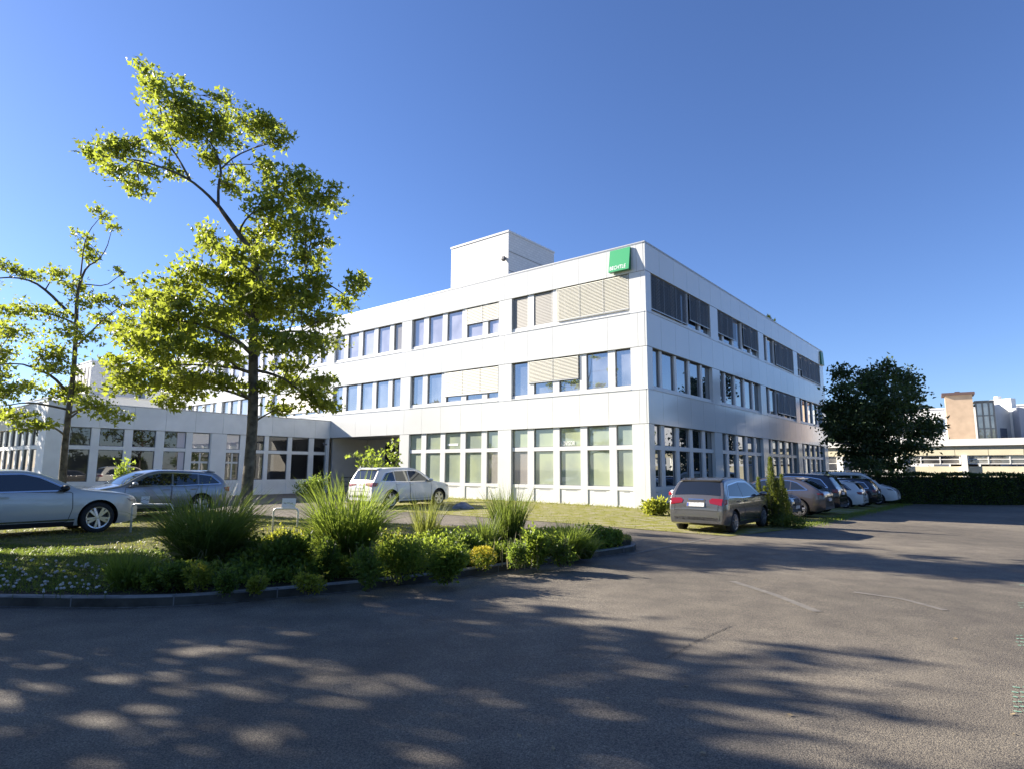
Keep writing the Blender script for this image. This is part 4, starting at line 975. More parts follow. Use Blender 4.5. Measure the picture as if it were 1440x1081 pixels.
tree('plane_tree', 'shorter open plane tree by the corner of the low wing, at far left', 'tree', limbs, CL(cl2, 1.0), L_PLANE, .165, 640, BARKL, tw_n=7, twig_r=.010)

# --- dark tree at the end of the car row
Y3 = 43.; P_, CL = pxtree(Y3, 2.6)
cl3 = [(1245, 520, 16, 8), (1272, 527, 18, 7), (1178, 524, 16, 6), (1212, 534, 24, 9), (1192, 552, 24, 10), (1240, 545, 30, 12), (1276, 548, 18, 10), (1178, 585, 22, 10), (1218, 575, 34, 12), (1262, 575, 32, 12), (1300, 592, 24, 7),
    (1185, 612, 26, 9), (1228, 610, 38, 12), (1280, 608, 32, 9), (1314, 603, 14, 5), (1200, 640, 30, 8), (1248, 638, 36, 10), (1290, 628, 20, 6), (1222, 625, 30, 10), (1170, 572, 14, 6), (1170, 600, 12, 6), (1215, 655, 26, 6), (1255, 560, 26, 10), (1235, 590, 30, 10), (1262, 652, 24, 6)]
tb = (P_(1233, 690)[0], Y3, -.6)
limbs = [([tb, P_(1234, 650), P_(1238, 600), P_(1242, 550), P_(1246, 515)], [.25, .2, .16, .09, .03])]+[([P_(1235+3*i, 640-22*i), P_(1235+s*30, 625-22*i, s*.6), P_(1235+s*(75-9*i), 620-20*i, s*1.2)], [.08, .05, .02]) for i in range(5) for s in (-1, 1)]
tree('dark_tree', 'dark broad tree with drooping layered branches rising behind the parked white van', 'tree', limbs, [(c_, (a_[0], a_[1], a_[2]*1.7)) for c_, a_ in CL(cl3, 1.9)], L_DARK, .27, 480, BARK, tw_n=10, twig_r=.02, shape=OVAL, flat=.9, up=.1)

# --- left trees shading the road, plus unseen ones added behind to block sky
def round_tree(name, label, x, y, h, cr, leaf, group, trunk_h=2.6, per=60, ls=.24, ncl=26):
    z0 = gz(x); c = np.array([x, y, z0+trunk_h+(h-trunk_h)/2]); cl = []
    for i in range(ncl):
        v = rdir(1)[0]; q = c+v*np.array([cr, cr, (h-trunk_h)/2])*RNG.uniform(.45, .95)**.7; s = RNG.uniform(.55, 1.15)
        cl.append((q, (s*1.2, s*1.2, s*.7)))
    limbs = [([(x, y, z0-.1), (x+.1, y, z0+trunk_h), (x-.1, y+.1, z0+h*.6), (x, y, z0+h*.9)], [.2, .17, .11, .03])]
    for i in range(9):
        a = 2*PI*i/9+RNG.uniform(-.3, .3); zz = z0+trunk_h+(h-trunk_h)*RNG.uniform(0, .5)
        limbs.append(([(x, y, zz), (x+math.cos(a)*cr*.4, y+math.sin(a)*cr*.4, zz+.8), (x+math.cos(a)*cr*.8, y+math.sin(a)*cr*.8, zz+1.4)], [.08, .05, .02]))
    return tree(name, label, 'tree', limbs, cl, leaf, ls, per, BARK, group, tw_n=6, twig_r=.014)
SH = 'trees beside the lawn, left of the view'
for k, (x, y, h, cr) in enumerate([(-16.5, 10.0, 10, 3.1), (-22, 12.6, 13.5, 3.2), (-18.5, 7.0, 13, 3.4), (-16.5, 12.6, 8.6, 2.0), (-34.5, 36, 9.5, 4.0), (-14, 1.5, 12, 3.6), (-9, -6, 12, 4.0), (2, -10, 12, 4.2), (13, -12, 12, 4.2)]):
    round_tree('shade_tree', 'leafy tree standing outside the picture at left or behind the viewer', x, y, h, cr, L_SHADE, SH, trunk_h=3.2, per=95, ls=.34, ncl=9 if k == 1 else 42)
# --- trees right of the picture that the shaded windows mirror
for k, (x, y, h, cr) in enumerate([(48, 46, 9, 3.4), (58, 50, 10, 3.8), (34, 27, 10, 4.0), (30, 18, 11, 4.2), (33, 7, 12, 4.5), (30, -5, 12, 4.5), (22, -16, 12, 4.5), (44, 36, 10, 4)]):
    round_tree('roadside_tree', 'leafy tree beyond the right picture edge, mirrored in the shaded windows', x, y, h, cr, L_SHADE, 'trees right of the view', per=60, ls=.36, ncl=40)

for k_, (xa, ya, xb, yb, hh) in enumerate([(16, -16, 44, 14, 3.2), (-24, -18, 16, -16.5, 3.0)]):  # unseen hedges added so the wing panes mirror dark leaves, not bright ground
    a_, c_ = Vector((xa, ya, gz(xa))), Vector((xb, yb, 0)); ln = (Vector((xb, yb, 0))-Vector((xa, ya, 0))).length
    hh_ = thing('tall_hedge', ['tall hedge outside the picture at right, mirrored in the wing windows', 'tall hedge behind the viewer, mirrored in car windows'][k_], 'hedge', a_, math.atan2(yb-ya, xb-xa))
    m = MB(); m.box(0, ln, -.6, .6, -.6, hh-.15); m.build('branches', pmat('hedge_core', (.012, .018, .008), .95), hh_)
    n = 9000; sel = RNG.uniform(0, 1, n); xx = RNG.uniform(0, ln, n)
    Pn = np.where((sel < .5)[:, None], np.stack([xx, RNG.normal(.62, .08, n), RNG.uniform(-.5, hh, n)], 1), np.stack([xx, RNG.uniform(-.7, .7, n), hh+RNG.normal(0, .12, n)], 1))
    leaf_obj('foliage', Pn, .30, L_SHADE, hh_, OVAL, up=.4)
# --- conifer behind the roof
def cone_tree(name, label, cat, base, stems, leaf, ls, dens, group=None):
    root = thing(name, label, cat, base, 0, group); tb = MB(); P2 = []; D2 = []
    for dx, dy, hh, rr in stems:
        tb.tube([(dx, dy, -.1), (dx, dy, hh*.95)], [.05+rr*.06, .01], 6)
        n = int(dens*hh*rr*2)
        t = RNG.beta(1.1, 1.25, n); a = RNG.uniform(0, 2*PI, n); rad = rr*np.clip((1-t)**.75*np.minimum(1, .55+t*3), .04, 1)*RNG.uniform(.45, 1.0, n)*(1+.22*np.sin(a*5+t*23)+.12*np.sin(t*40+a*2))
        P2.append(np.stack([dx+rad*np.cos(a), dy+rad*np.sin(a), t*hh], 1)); D2.append(np.stack([np.cos(a)*.6, np.sin(a)*.6, np.full(n, .9)], 1))
    tb.build('trunk', BARK, root)
    leaf_obj('crown', np.concatenate(P2), ls, leaf, root, NEEDLE, dirs=np.concatenate(D2), jit=.4)
    return root
q = far(1088, 560, 82)
cone_tree('conifer', 'distant pointed conifer whose tip shows just over the roof edge', 'tree', (q.x, q.y, -.5), [(-.1, 0, far(1086, 445, 82).z+.5, 1.5), (.7, .3, far(1093, 449, 82).z+.3, 1.2)], L_DARK, .42, 160)
q = put(-4.7, 6.8)
cone_tree('small_conifer', 'small columnar conifer with several pointed stems beside the taupe car', 'conifer', q, [(0, 0, 2.30, .27), (-.40, .1, 1.62, .18), (.40, .1, 1.70, .22), (.58, .25, 1.2, .2), (.14, -.12, 1.6, .22), (-.15, .2, 1.3, .22)], L_CONIF, .085, 2600)

# --- shrubs, grasses, flowers
def shrub(name, label, cat, base, r, hgt, leaf, ls, n, group=None, shape=OVAL, lumps=7, up=.5, stem=True):
    root = thing(name, label, cat, base, 0, group); P2, D2 = [], []; tb = MB()
    for i in range(lumps):
        a = RNG.uniform(0, 2*PI); d_ = RNG.uniform(0, .55) if i else 0; c = np.array([math.cos(a)*d_*r, math.sin(a)*d_*r, hgt*RNG.uniform(.32, .66)]); rr = np.array([r*.48, r*.48, hgt*RNG.uniform(.28, .42)])
        v = rdir(n//lumps, .25); P2.append(c+v*rr*RNG.uniform(.45, 1.08, (n//lumps, 1))); D2.append(v*np.array([1, 1, .8])+np.array([0, 0, up*.5]))
        tb.tube([(c[0]*.2, c[1]*.2, -.02), tuple(c)], [.012, .005], 5)
    for i in range(10):
        a = RNG.uniform(0, 2*PI); d_ = RNG.uniform(.1, .75)*r; p0 = np.array([math.cos(a)*d_*.6, math.sin(a)*d_*.6, hgt*.4]); p1 = np.array([math.cos(a)*d_*1.25, math.sin(a)*d_*1.25, hgt*RNG.uniform(.8, 1.22)])
        k = max(8, n//110); t = RNG.uniform(.2, 1, k)[:, None]; P2.append(p0+(p1-p0)*t+RNG.normal(0, .018, (k, 3))); D2.append(np.tile(p1-p0, (k, 1))/np.linalg.norm(p1-p0)+rdir(k)*.9); tb.tube([tuple(p0), tuple(p1)], [.005, .002], 4)
    P2 = np.concatenate(P2); P2[:, 2] = np.maximum(P2[:, 2], .01)
    tb.build('stem', BARK, root); leaf_obj('foliage', P2, ls, leaf, root, shape, dirs=np.concatenate(D2), jit=.45)
    return root
def pampas(label, base, r, hgt, n, mat_, straw=.05, wd=.011, group=None, up=1.0, droop=.45, name='ornamental_grass'):
    root = thing(name, label, 'grass clump', base, 0, group)
    a = RNG.uniform(0, 2*PI, n); b0 = RNG.uniform(0, 1, n)**.5*r*.42; bs = np.stack([np.cos(a)*b0, np.sin(a)*b0, np.zeros(n)-.02], 1)
    sp = RNG.uniform(.0, 1., n)**.8*(r/hgt)*.95; a2 = a+RNG.normal(0, .9, n)
    dr_ = np.stack([np.cos(a2)*sp, np.sin(a2)*sp, np.full(n, up)], 1); ln = hgt*RNG.uniform(.40, 1.20, n)
    blades_obj('blades', bs, dr_, ln, wd, mat_, root, droop, 5)
    if straw:
        k = max(6, int(n*straw)); a = RNG.uniform(0, 2*PI, k); sp = RNG.uniform(.4, 1.1, k)*(r/hgt)
        blades_obj('dry_blades', np.stack([np.cos(a)*r*.25, np.sin(a)*r*.25, np.zeros(k)], 1), np.stack([np.cos(a)*sp, np.sin(a)*sp, np.full(k, .8)], 1), hgt*RNG.uniform(.5, .8, k), wd, STRAW, root, 1.3, 5)
    return root
def isl(px, py):
    x, y, z = at(px, py, .17); return (x, y, isl_z(x, y)-.01)
def pxh(px, py, base):   # height of the point seen at (px,py) above a base, at the base's distance
    v = far(px, py, base[1]); return v.z-base[2]
def pxw(npx, base): return npx*base[1]/FPX
GG = 'tall ornamental grasses on the planted island'
for px, py, top, wpx, n, mt, lab, dp in [
    (283, 805, 682, 72, 2600, BLADED, 'very large dark green grass clump in front of the grey estate car', .85),
    (488, 800, 672, 60, 2200, BLADE, 'large green grass clump right of the small white parking sign', .8),
    (603, 778, 700, 26, 420, BLADEL, 'slim pale green grass tuft in front of the white SUV', .35),
    (722, 776, 690, 34, 900, BLADED, 'upright dark grass clump in front of the sunlit ground floor windows', .3),
    (690, 782, 722, 26, 420, BLADED, 'low dark grass clump beside the upright clump', .5),
    (165, 826, 768, 40, 520, BLADE, 'bright green sword leaved clump at the left front of the bed', .35),
    (822, 786, 732, 34, 1500, BLADE, 'dense fine leaved green clump near the kerb end', .55),
    (845, 784, 752, 22, 700, BLADE, 'small fine leaved clump last before the kerb tip', .6)]:
    b_ = isl(px, py); q_ = .7 if px > 800 else .35; b_ = (b_[0]-q_*.3, b_[1]+q_, isl_z(b_[0]-q_*.3, b_[1]+q_)-.01); pampas(lab, b_, pxw(wpx, b_)*.95, pxh(px, top, b_)*1.14, n, mt, .04 if n > 600 else .02, (.017 if n > 2000 else .012), GG, droop=dp)
GS = 'low shrubs and perennials in the planting bed'
SH_ = [(640, 818, 40, 762, L_SHRUB, .06, 2600, 'round mid green shrub close to the kerb, right of the second grass clump'),
    (560, 822, 46, 752, L_SHRUB, .055, 2600, 'broad green shrub at the foot of the second large grass clump'),
    (518, 828, 26, 770, L_SHRUBD, .05, 1300, 'dark green shrub close against the large grass clump'),
    (655, 790, 34, 748, L_SHRUBD, .06, 1500, 'dark leafy shrub behind the round kerb shrub'),
    (765, 796, 36, 748, L_SHRUB, .07, 1900, 'broad leaved shrub left of the fine grass clump'),
    (800, 794, 22, 758, L_SHRUBD, .05, 900, 'small dark shrub under the fine grass clump'),
    (735, 798, 24, 762, L_SHRUBD, .05, 900, 'grey green perennial among the yellow flowers'),
    (352, 834, 22, 808, L_SHRUBY, .045, 800, 'small pale lime mound close to the kerb'),
    (430, 832, 26, 804, L_SHRUBY, .045, 800, 'low lime green mound with pale buds at the kerb'),
    (400, 812, 46, 752, L_SHRUBD, .07, 2400, 'wide dark green perennial patch between the two largest grasses'),
    (345, 806, 34, 756, L_SHRUBD, .06, 1600, 'dark perennial beside the very large grass clump'),
    (455, 818, 30, 762, L_SHRUBD, .06, 1500, 'dark perennial left of the second large grass clump'),
    (232, 832, 34, 792, L_SHRUBD, .05, 1500, 'bushy green perennial below the very large grass clump'),
    (205, 830, 22, 800, L_SHRUB, .045, 800, 'small leafy plant beside the sword leaved clump'),
    (270, 832, 24, 792, L_SHRUBY, .045, 900, 'olive green mound under the very large grass clump'),
    (310, 834, 22, 800, L_SHRUBD, .045, 800, 'low dark plant between the kerb and the very large grass'),
    (385, 790, 30, 744, L_SHRUBY, .06, 1300, 'sunlit lime perennial below the small white parking sign'),
    (432, 782, 28, 744, L_SHRUBY, .06, 1200, 'sunlit yellow green perennial right of the parking sign legs'),
    (565, 790, 30, 752, L_SHRUBY, .06, 1200, 'sunlit yellow green shrub behind the broad green shrub'),
    (610, 792, 24, 756, L_SHRUB, .06, 900, 'leafy shrub at the foot of the slim pale tuft'),
    (705, 790, 26, 764, L_SHRUB, .05, 800, 'low green shrub below the upright dark grass')]
for px, py, wpx, top, lf, ls, n, lab in SH_:
    b_ = isl(px, py); rr_ = pxw(wpx, b_); rr_ = rr_*1.0+.12; b_ = (b_[0]-rr_*.25, b_[1]+rr_, isl_z(b_[0]-rr_*.25, b_[1]+rr_)-.01); shrub('low_shrub', lab, 'shrub', b_, pxw(wpx, b_)*.92, max(.18, pxh(px, top, b_)), lf, ls, n, GS)
b_ = isl(690, 800); b_ = (b_[0]-.15, b_[1]+.35, b_[2]+.01)
o = shrub('yellow_flowers', 'cushion of bright yellow flowers close to the kerb', 'flowers', b_, pxw(22, b_), .30, L_SHRUB, .04, 600)
v = rdir(420, .8); tag(leaf_obj('flower_heads', v*np.array([pxw(20, b_), pxw(20, b_), .16])+np.array([0, 0, .20]), .05, YEL, o, OVAL), kind='stuff')
# upright pale seed stalks near the yellow flowers
b_ = isl(716, 790); n = 26
o = thing('seed_stalks', 'thin upright straw coloured seed stalks behind the yellow flowers', 'plant', b_, 0)
blades_obj('stalks', np.stack([RNG.uniform(-.5, .5, n), RNG.uniform(-.2, .3, n), np.zeros(n)], 1), np.stack([RNG.normal(0, .08, n), RNG.normal(0, .08, n), np.ones(n)], 1), RNG.uniform(.35, .62, n), .022, STRAW, o, .05)
# clover-like pale flower heads on the left
bmv = bmesh.new(); bmesh.ops.create_icosphere(bmv, subdivisions=1, radius=1); IV = np.array([v.co[:] for v in bmv.verts]); IF = [[v.index for v in f.verts] for f in bmv.faces]; bmv.free()
m = MB()
for i in range(105):
    px = RNG.uniform(-20, 150); py = RNG.uniform(798, 836)-(px/150)*0; x, y, z = at(px, py, .16); z = isl_z(x, y); hh = RNG.uniform(.08, .17); s = RNG.uniform(.012, .024)
    m.add(IV*[s, s, s*.9]+[x, y, z+hh], IF, 0); m.tube([(x, y, z), (x, y, z+hh)], [.004]*2, 3, 1, cap=False)
tag(m.build('pale_flowers', [FLOW, BLADED]), 'pale round flower heads scattered over the left front of the lawn', 'flowers', kind='stuff')
# ground cover leaves in the bed, and mown turf
def scatter_bed(n, t0, t1, i0, i1):
    ii = RNG.uniform(i0, i1, n); tt = RNG.uniform(t0, t1, n); out = np.empty((n, 3))
    for k in range(n):
        i = int(ii[k]); f_ = ii[k]-i; a = np.array(isl_pt(i, tt[k])); b2_ = np.array(isl_pt(min(i+1, NF-1), tt[k])); out[k] = a*(1-f_)+b2_*f_
    return out
iv = next(i for i in range(NF) if fr[i][0] > -9.5)
gc = scatter_bed(38000, .025, .25, iv, NF-2); keep = gc[:, 0] > -4.6-RNG.uniform(0, 1.2, len(gc)); gc2 = gc[keep]
hm_ = .13+.30*np.clip(.5+.5*np.sin(gc2[:, 0]*2.3+gc2[:, 1]*1.7)*np.cos(gc2[:, 0]*1.1-gc2[:, 1]*2.9+1), 0, 1)
gc2 = gc2+np.stack([np.zeros(len(gc2)), np.zeros(len(gc2)), hm_*RNG.uniform(.1, 1.0, len(gc2))], 1)
nb = 12000; bb = scatter_bed(nb, .04, .25, iv, NF-4); bb = bb[bb[:, 0] > -5.4]; kb_ = np.sin(bb[:, 0]*1.9+2)*np.cos(bb[:, 1]*2.4+bb[:, 0]) > -.35; bb = bb[kb_]
tag(blades_obj('strappy_leaves', bb, rdir(len(bb), 1.6), RNG.uniform(.16, .46, len(bb)), .018, BLADE, None, .6, 4), 'dense strappy leaves filling the bed between the shrubs', 'ground cover', kind='stuff')
tag(leaf_obj('ground_cover', gc2, .065, L_SHRUB, None, OVAL, up=.6), 'low leafy ground cover between the shrubs of the bed', 'ground cover', kind='stuff')
gl_ = gc[~keep]; gl_ = np.concatenate([gl_, gl_+RNG.normal(0, .12, gl_.shape)*[1, 1, 0]])
n = len(gl_); d_ = rdir(n, 1.2)
tag(blades_obj('clover', gl_, d_, RNG.uniform(.03, .09, n), .014, BLADED, None, .6, 2), 'low clover and grass along the kerb at left', 'ground cover', kind='stuff')
tb_ = scatter_bed(24000, .24, .97, next(i for i in range(NF) if fr[i][0] > -17), NF-1); n = len(tb_)
tag(blades_obj('grass', tb_, rdir(n, 1.3), RNG.uniform(.03, .085, n), .014, TURF, None, .5, 2), 'short sunlit grass of the island lawn', 'grass', kind='stuff')
n = 16000; uu = RNG.uniform(-9.5, .1, n); ww = RNG.uniform(-17, 6.5, n); dens = RNG.uniform(0, 1, n) < np.where(uu > -1.2, 1., .32)
gp_ = np.array([tuple(uw(a, b_, .01)) for a, b_ in zip(uu[dens], ww[dens])]); hgt = np.where(uu[dens] > -1.0, .20, .06)*RNG.uniform(.5, 1.3, dens.sum())
tag(blades_obj('grass', gp_, rdir(len(gp_), 1.2), hgt, .020, TURF, None, .5, 2), 'yellow green grass growing in the pavers along the building foot', 'grass', kind='stuff')
n = 5000; uu = RNG.uniform(-5, 22, n); ww = 7.5+RNG.normal(0, .22, n); gp_ = np.array([tuple(uw(a, b_, .01)) for a, b_ in zip(uu, ww)])
tag(blades_obj('grass', gp_, rdir(n, 1.2), RNG.uniform(.04, .12, n), .02, BLADE, None, .5, 2), 'strip of grass between the car row and the road', 'grass', kind='stuff')

# shrubs by the buildings
def shr_px(name, label, px, py, wpx, top, lf, ls, n, dz=.0, Yd=None, lumps=9, shape=OVAL):
    if Yd is None: x, y, z = at(px, py, dz)
    else: v = far(px, py, Yd); x, y = v.x, v.y; z = gz(x)
    b_ = (x, y, z); return shrub(name, label, 'shrub', b_, pxw(wpx, b_), pxh(px, top, b_), lf, ls, n, lumps=lumps, shape=shape)
shr_px('corner_shrub', 'light green shrub at the foot of the building corner', 920, 724, 24, 703, L_SHRUBY, .14, 1100)
shr_px('round_bush', 'clipped round green bush beside the entrance recess', 440, 703, 26, 668, L_SHRUBD, .10, 2600)
shr_px('ground_juniper', 'low spreading light green juniper at the foot of the small conifer', 1112, 742, 34, 724, L_CONIF, .11, 1500, shape=NEEDLE)
shr_px('leafy_sapling', 'thin leafy sapling before the dark panes of the low wing', 172, 695, 16, 642, L_SHRUB, .16, 420, Yd=27, lumps=6)
# big airy shrub in front of the entrance
Yb = 34.; P_, CL = pxtree(Yb, .8)
tbx = (P_(540, 690)[0], Yb, .0)
limbs = [([tbx, P_(538, 670), P_(535, 650)], [.05, .04, .02])]+[([P_(540, 690), P_(540+dx*.5, 665), P_(540+dx, 642-abs(dx)*.1)], [.035, .025, .012]) for dx in (-45, -28, -10, 8, 20)]
tree('airy_shrub', 'tall airy shrub in front of the dark entrance recess, behind the white SUV', 'shrub', limbs, CL([(497, 640, 10, 6), (512, 645, 14, 8), (530, 635, 16, 9), (548, 640, 14, 10), (556, 625, 9, 8), (520, 660, 18, 9), (545, 660, 18, 12), (530, 650, 16, 8), (556, 650, 8, 9), (508, 655, 10, 6), (535, 672, 20, 8)], .9), L_SHRUB, .20, 170, BARK, tw_n=6)

# hedge
hA, hB = Vector((20.5, 40.6, 0)), Vector((60, 47.5, 0)); hd = (hB-hA).normalized(); hn = Vector((hd.y, -hd.x, 0)); HL = (hB-hA).length
hg = thing('hedge', 'long clipped dark green hedge across the far side of the road at right', 'hedge', (hA.x, hA.y, 0), math.atan2(hd.y, hd.x))
HT = 1.46
m = MB(); m.box(0, HL, 0.12, 1.1, -.7, HT-.12); m.build('branches', pmat('hedge_core', (.012, .018, .008), .95), hg)
n = 26000; x = RNG.uniform(0, HL, n); sel = RNG.uniform(0, 1, n); bumpx = .05*np.sin(x*1.9)+.04*np.sin(x*5.1+1)
Pn = np.where((sel < .62)[:, None], np.stack([x, RNG.normal(.06, .05, n)+bumpx, RNG.uniform(-.6, HT, n)], 1), np.stack([x, RNG.uniform(0, 1.2, n), HT+RNG.normal(0, .05, n)+bumpx], 1))
Dn = np.where((sel < .62)[:, None], np.array([[0, -1, .4]]), np.array([[0, -.1, 1]]))
leaf_obj('foliage', Pn, .15, L_HEDGE, hg, OVAL, dirs=Dn, jit=.6)

# ================================================================== FAR BUILDINGS AT RIGHT
CREAM = pmat('cream_wall', (.66, .60, .42), .8, noise=(.6, .08)); CREAMW = pmat('white_fascia', (.78, .77, .72), .6); FWIN = glassmat('factory_pane', (.06, .06, .06), .14, col2=(.30, .29, .26), nscale=.25)
lp = far(1300, 662, 62); lo = thing('low_factory', 'long low cream industrial building with a white roof edge behind the hedge', 'building', (lp.x, lp.y, 0), RZ)
Y0_, Y1_ = -52., 13.   # along V
m = MB(); m.box(.35, 14, Y0_, Y1_, -1, 2.2); m.build('wall', CREAM, lo)
ztop = far(1300, 618, 62).z; zf = far(1300, 627, 62).z; zw = far(1300, 640, 62).z; zs = far(1300, 652, 62).z
m = MB()
cutv = list(np.arange(Y0_, Y1_-.1, 2.6))+[Y1_]
for a, b_ in zip(cutv, cutv[1:]): m.box(.12, .5, a+.02, b_-.02, zw, zf-.005)
m.box(.2, 14, Y0_, Y1_, zw+.02, zf-.03); m.build('fascia', CREAM, lo)
m = MB(); m.box(-.15, 14.2, Y0_-.2, Y1_+.2, zf, ztop); m.build('roof', CREAMW, lo)
for i, y0 in enumerate(np.arange(Y0_+.4, Y1_-5, 5.4)):
    deep = (i % 3 == 1) or y0 > 0
    f_ = MB(); z0 = .1 if deep else zs
    for yy in (y0, y0+1.6, y0+3.2, y0+4.72): f_.box(.22, .34, yy, yy+.09, z0, zw)
    for zz in ([z0+.0, (z0+zw)/2, zw-.08] if not deep else [z0, z0+(zw-z0)*.25, z0+(zw-z0)*.5, z0+(zw-z0)*.75, zw-.08]): f_.box(.24, .33, y0, y0+4.8, zz, zz+.07)
    w_ = f_.build('window', CREAMW, lo); g_ = MB(); g_.box(.28, .349, y0, y0+4.8, z0, zw); g_.build('pane', FWIN, w_)
    m = MB(); m.box(-.02, .36, y0+4.85, y0+5.35, -1, zw+.02); m.build('column', CREAMW, lo)
def fbox(px0, px1, pyt, Yd, dep, name, mats, parent, base, zb=0, pyb=None):
    a = far(px0, pyt, Yd); return a
# white apartment house beyond it
Yd = 84.; p0 = far(1440, 600, Yd)
ap = thing('apartment_house', 'white flat roofed apartment house with small windows behind the cream building', 'building', (p0.x, p0.y, 0), RZ)
zt = far(1440, 570, Yd).z
m = MB(); m.box(0, 14, -30, 17, -1, zt); m.build('wall', pmat('apartment_white', (.78, .77, .75), .8), ap)
m = MB(); m.box(-.1, 14.1, -30.1, 17.1, zt+.003, zt+.2); m.build('roof', CREAMW, ap)
AW = glassmat('apartment_pane', (.10, .12, .16), .2)
for y0, y1, z0, z1 in [(8.2, 9.9, zt-3.2, zt-1.5), (14.2, 15.2, zt-3.4, zt-1.8), (7.6, 10.5, .8, 3.6+.9), (-1.4, .4, zt-2.9, zt-1.4), (-6, -4, zt-2.9, zt-1.4), (-12, -10, zt-2.9, zt-1.4), (-6, -4, zt-6, zt-4.4), (-20, -18, zt-2.9, zt-1.4)]:
    f_ = MB(); f_.box(-.04, .02, y0-.1, y1+.1, z0-.1, z0); f_.box(-.04, .02, y0-.1, y1+.1, z1, z1+.1); f_.box(-.04, .02, y0-.1, y0, z0, z1); f_.box(-.04, .02, y1, y1+.1, z0, z1)
    w_ = f_.build('window', SEAM, ap); g_ = MB(); g_.box(-.02, -.004, y0, y1, z0, z1); g_.build('pane', AW, w_)
# brick tower with glazed stair hall
Yd = 72.; a = far(1334, 617, Yd); b_ = far(1372, 617, Yd)
bt = thing('brick_tower', 'tall salmon coloured brick tower with a dark overhanging cap', 'tower', (a.x, a.y, 0), 0)
wd = b_.x-a.x; zt = far(1350, 556, Yd).z
BRK = pmat('salmon_brick', (.46, .34, .23), .85, noise=(1.2, .12), bump=(30, .3))
ang = -RZ*0
m = MB(); m.box(0, wd*.82, 0, 2.6, -.5, zt); t_ = m.build('shaft', BRK, bt); bt.rotation_euler = (0, 0, R(-34))
m = MB(); m.box(-.3, wd*.82+.25, -.3, 2.9, zt+.003, zt+.28); m.box(1.0, 1.5, 1, 1.4, zt+.28, zt+.5); m.build('cap', pmat('cap_dark', (.10, .06, .055), .7), bt)
a = far(1376, 617, 71); b_ = far(1402, 617, 71); zt = far(1390, 565, 71).z
gh = thing('glass_stair_hall', 'dark framed glazed stair hall right of the brick tower', 'building', (a.x, a.y, 0), R(-30))
wd = (b_.x-a.x)*.84; gm = glassmat('hall_pane', (.16, .17, .15), .2, col2=(.36, .36, .31), nscale=.4)
m = MB(); m.box(.1, wd-.1, .1, 3, -.5, zt-.1); m.build('pane', gm, gh)
m = MB()
for x0 in (0, wd*.33, wd*.66, wd-.16): m.box(x0, x0+.14, 0, .12, -.5, zt)
for z0 in np.arange(.5, zt, 1.5): m.box(.14, wd-.16, .03, .10, z0, z0+.12)
m.box(0, wd, 0, 3.1, zt, zt+.15); m.build('frame', pmat('hall_frame', (.12, .13, .13), .5), gh)
a = far(1402, 617, 74); b_ = far(1434, 617, 74)
gr = thing('gable_house', 'grey gabled house end with a sloping roof line beside the glazed hall', 'building', (a.x, a.y, 0), R(20))
wd = (b_.x-a.x); z1, z2, z3 = far(1404, 571, 74).z, far(1418, 567, 74).z, far(1434, 577, 74).z
m = MB(); m.add([(0, 0, -.5), (wd*.86, 0, -.5), (wd, 0, -.5), (wd, 0, z3), (wd*.35, 0, z2), (0, 0, z1)]+[(0, 6, -.5), (wd*.86, 6, -.5), (wd, 6, -.5), (wd, 6, z3), (wd*.35, 6, z2), (0, 6, z1)],
    [(0, 1, 2, 3, 4, 5), (11, 10, 9, 8, 7, 6), (5, 4, 10, 11), (4, 3, 9, 10), (3, 2, 8, 9), (0, 5, 11, 6)]); fixn(m.build('wall', pmat('gable_grey', (.50, .52, .52), .7, noise=(.8, .1)), gr))
m = MB(); m.box(.7, 1.9, -.05, -.01, z1-4.0, z1-2.6); m.build('window', AW, gr)
m = MB(); m.box(wd+.02, wd+.9, -.3, 6, -.5, z3+1.6); m.build('party_wall', CREAMW, gr)
a = far(1437, 617, 73); 
g2 = thing('gable_house', 'blue grey house front with two windows at the right picture edge', 'building', (a.x, a.y, 0), R(-18))
m = MB(); z1, z2 = far(1438, 572, 73).z, far(1470, 584, 73).z
m.add([(0, 0, -.5), (4.2, 0, -.5), (4.2, 0, z2), (0, 0, z1), (0, 6, -.5), (4.2, 6, -.5), (4.2, 6, z2), (0, 6, z1)], [(0, 1, 2, 3), (7, 6, 5, 4), (3, 2, 6, 7), (1, 5, 6, 2), (0, 3, 7, 4)]); fixn(m.build('wall', pmat('gable_blue', (.36, .38, .42), .8), g2))
# second chimney/tower far away and a lamp-like post near the factory
m = MB(); q = far(1407, 600, 95); m.tube([(q.x, q.y, 0), (q.x, q.y, far(1407, 561, 95).z)], [.35, .3], 10); m.tube([(q.x, q.y, far(1407, 566, 95).z), (q.x, q.y, far(1407, 560, 95).z+.3)], [.5, .5], 10)
tag(m.build('flue', CREAMW), 'slim white flue standing above the apartment house roof', 'chimney')
q = at(1435, 706); m = MB()
# hills
hm = MB(); nx_, ny_ = 90, 10
HF = pmat('wooded_hill', (.035, .06, .02), .95, noise=(.05, .4), bump=(.12, 1.))
for j in range(ny_):
    for i in range(nx_):
        y = 560+300*j/(ny_-1); px_ = 1100+420*i/(nx_-1); x = (px_-720)/FPX*y; t = math.sin(PI*j/(ny_-1))
        yp = np.interp(px_, [1100, 1150, 1180, 1240, 1290, 1312, 1345, 1400, 1520], [585, 574, 569, 565, 569, 573, 588, 612, 640])
        hm.v.append((x, y, -2+((662-yp)/FPX*710+3.7)*t+RNG.uniform(-2.2, 2.2)*t))
for j in range(ny_-1):
    for i in range(nx_-1): hm.f.append((j*nx_+i, j*nx_+i+1, (j+1)*nx_+i+1, (j+1)*nx_+i)); hm.m.append(0)
setting(hm.build('hill', HF))

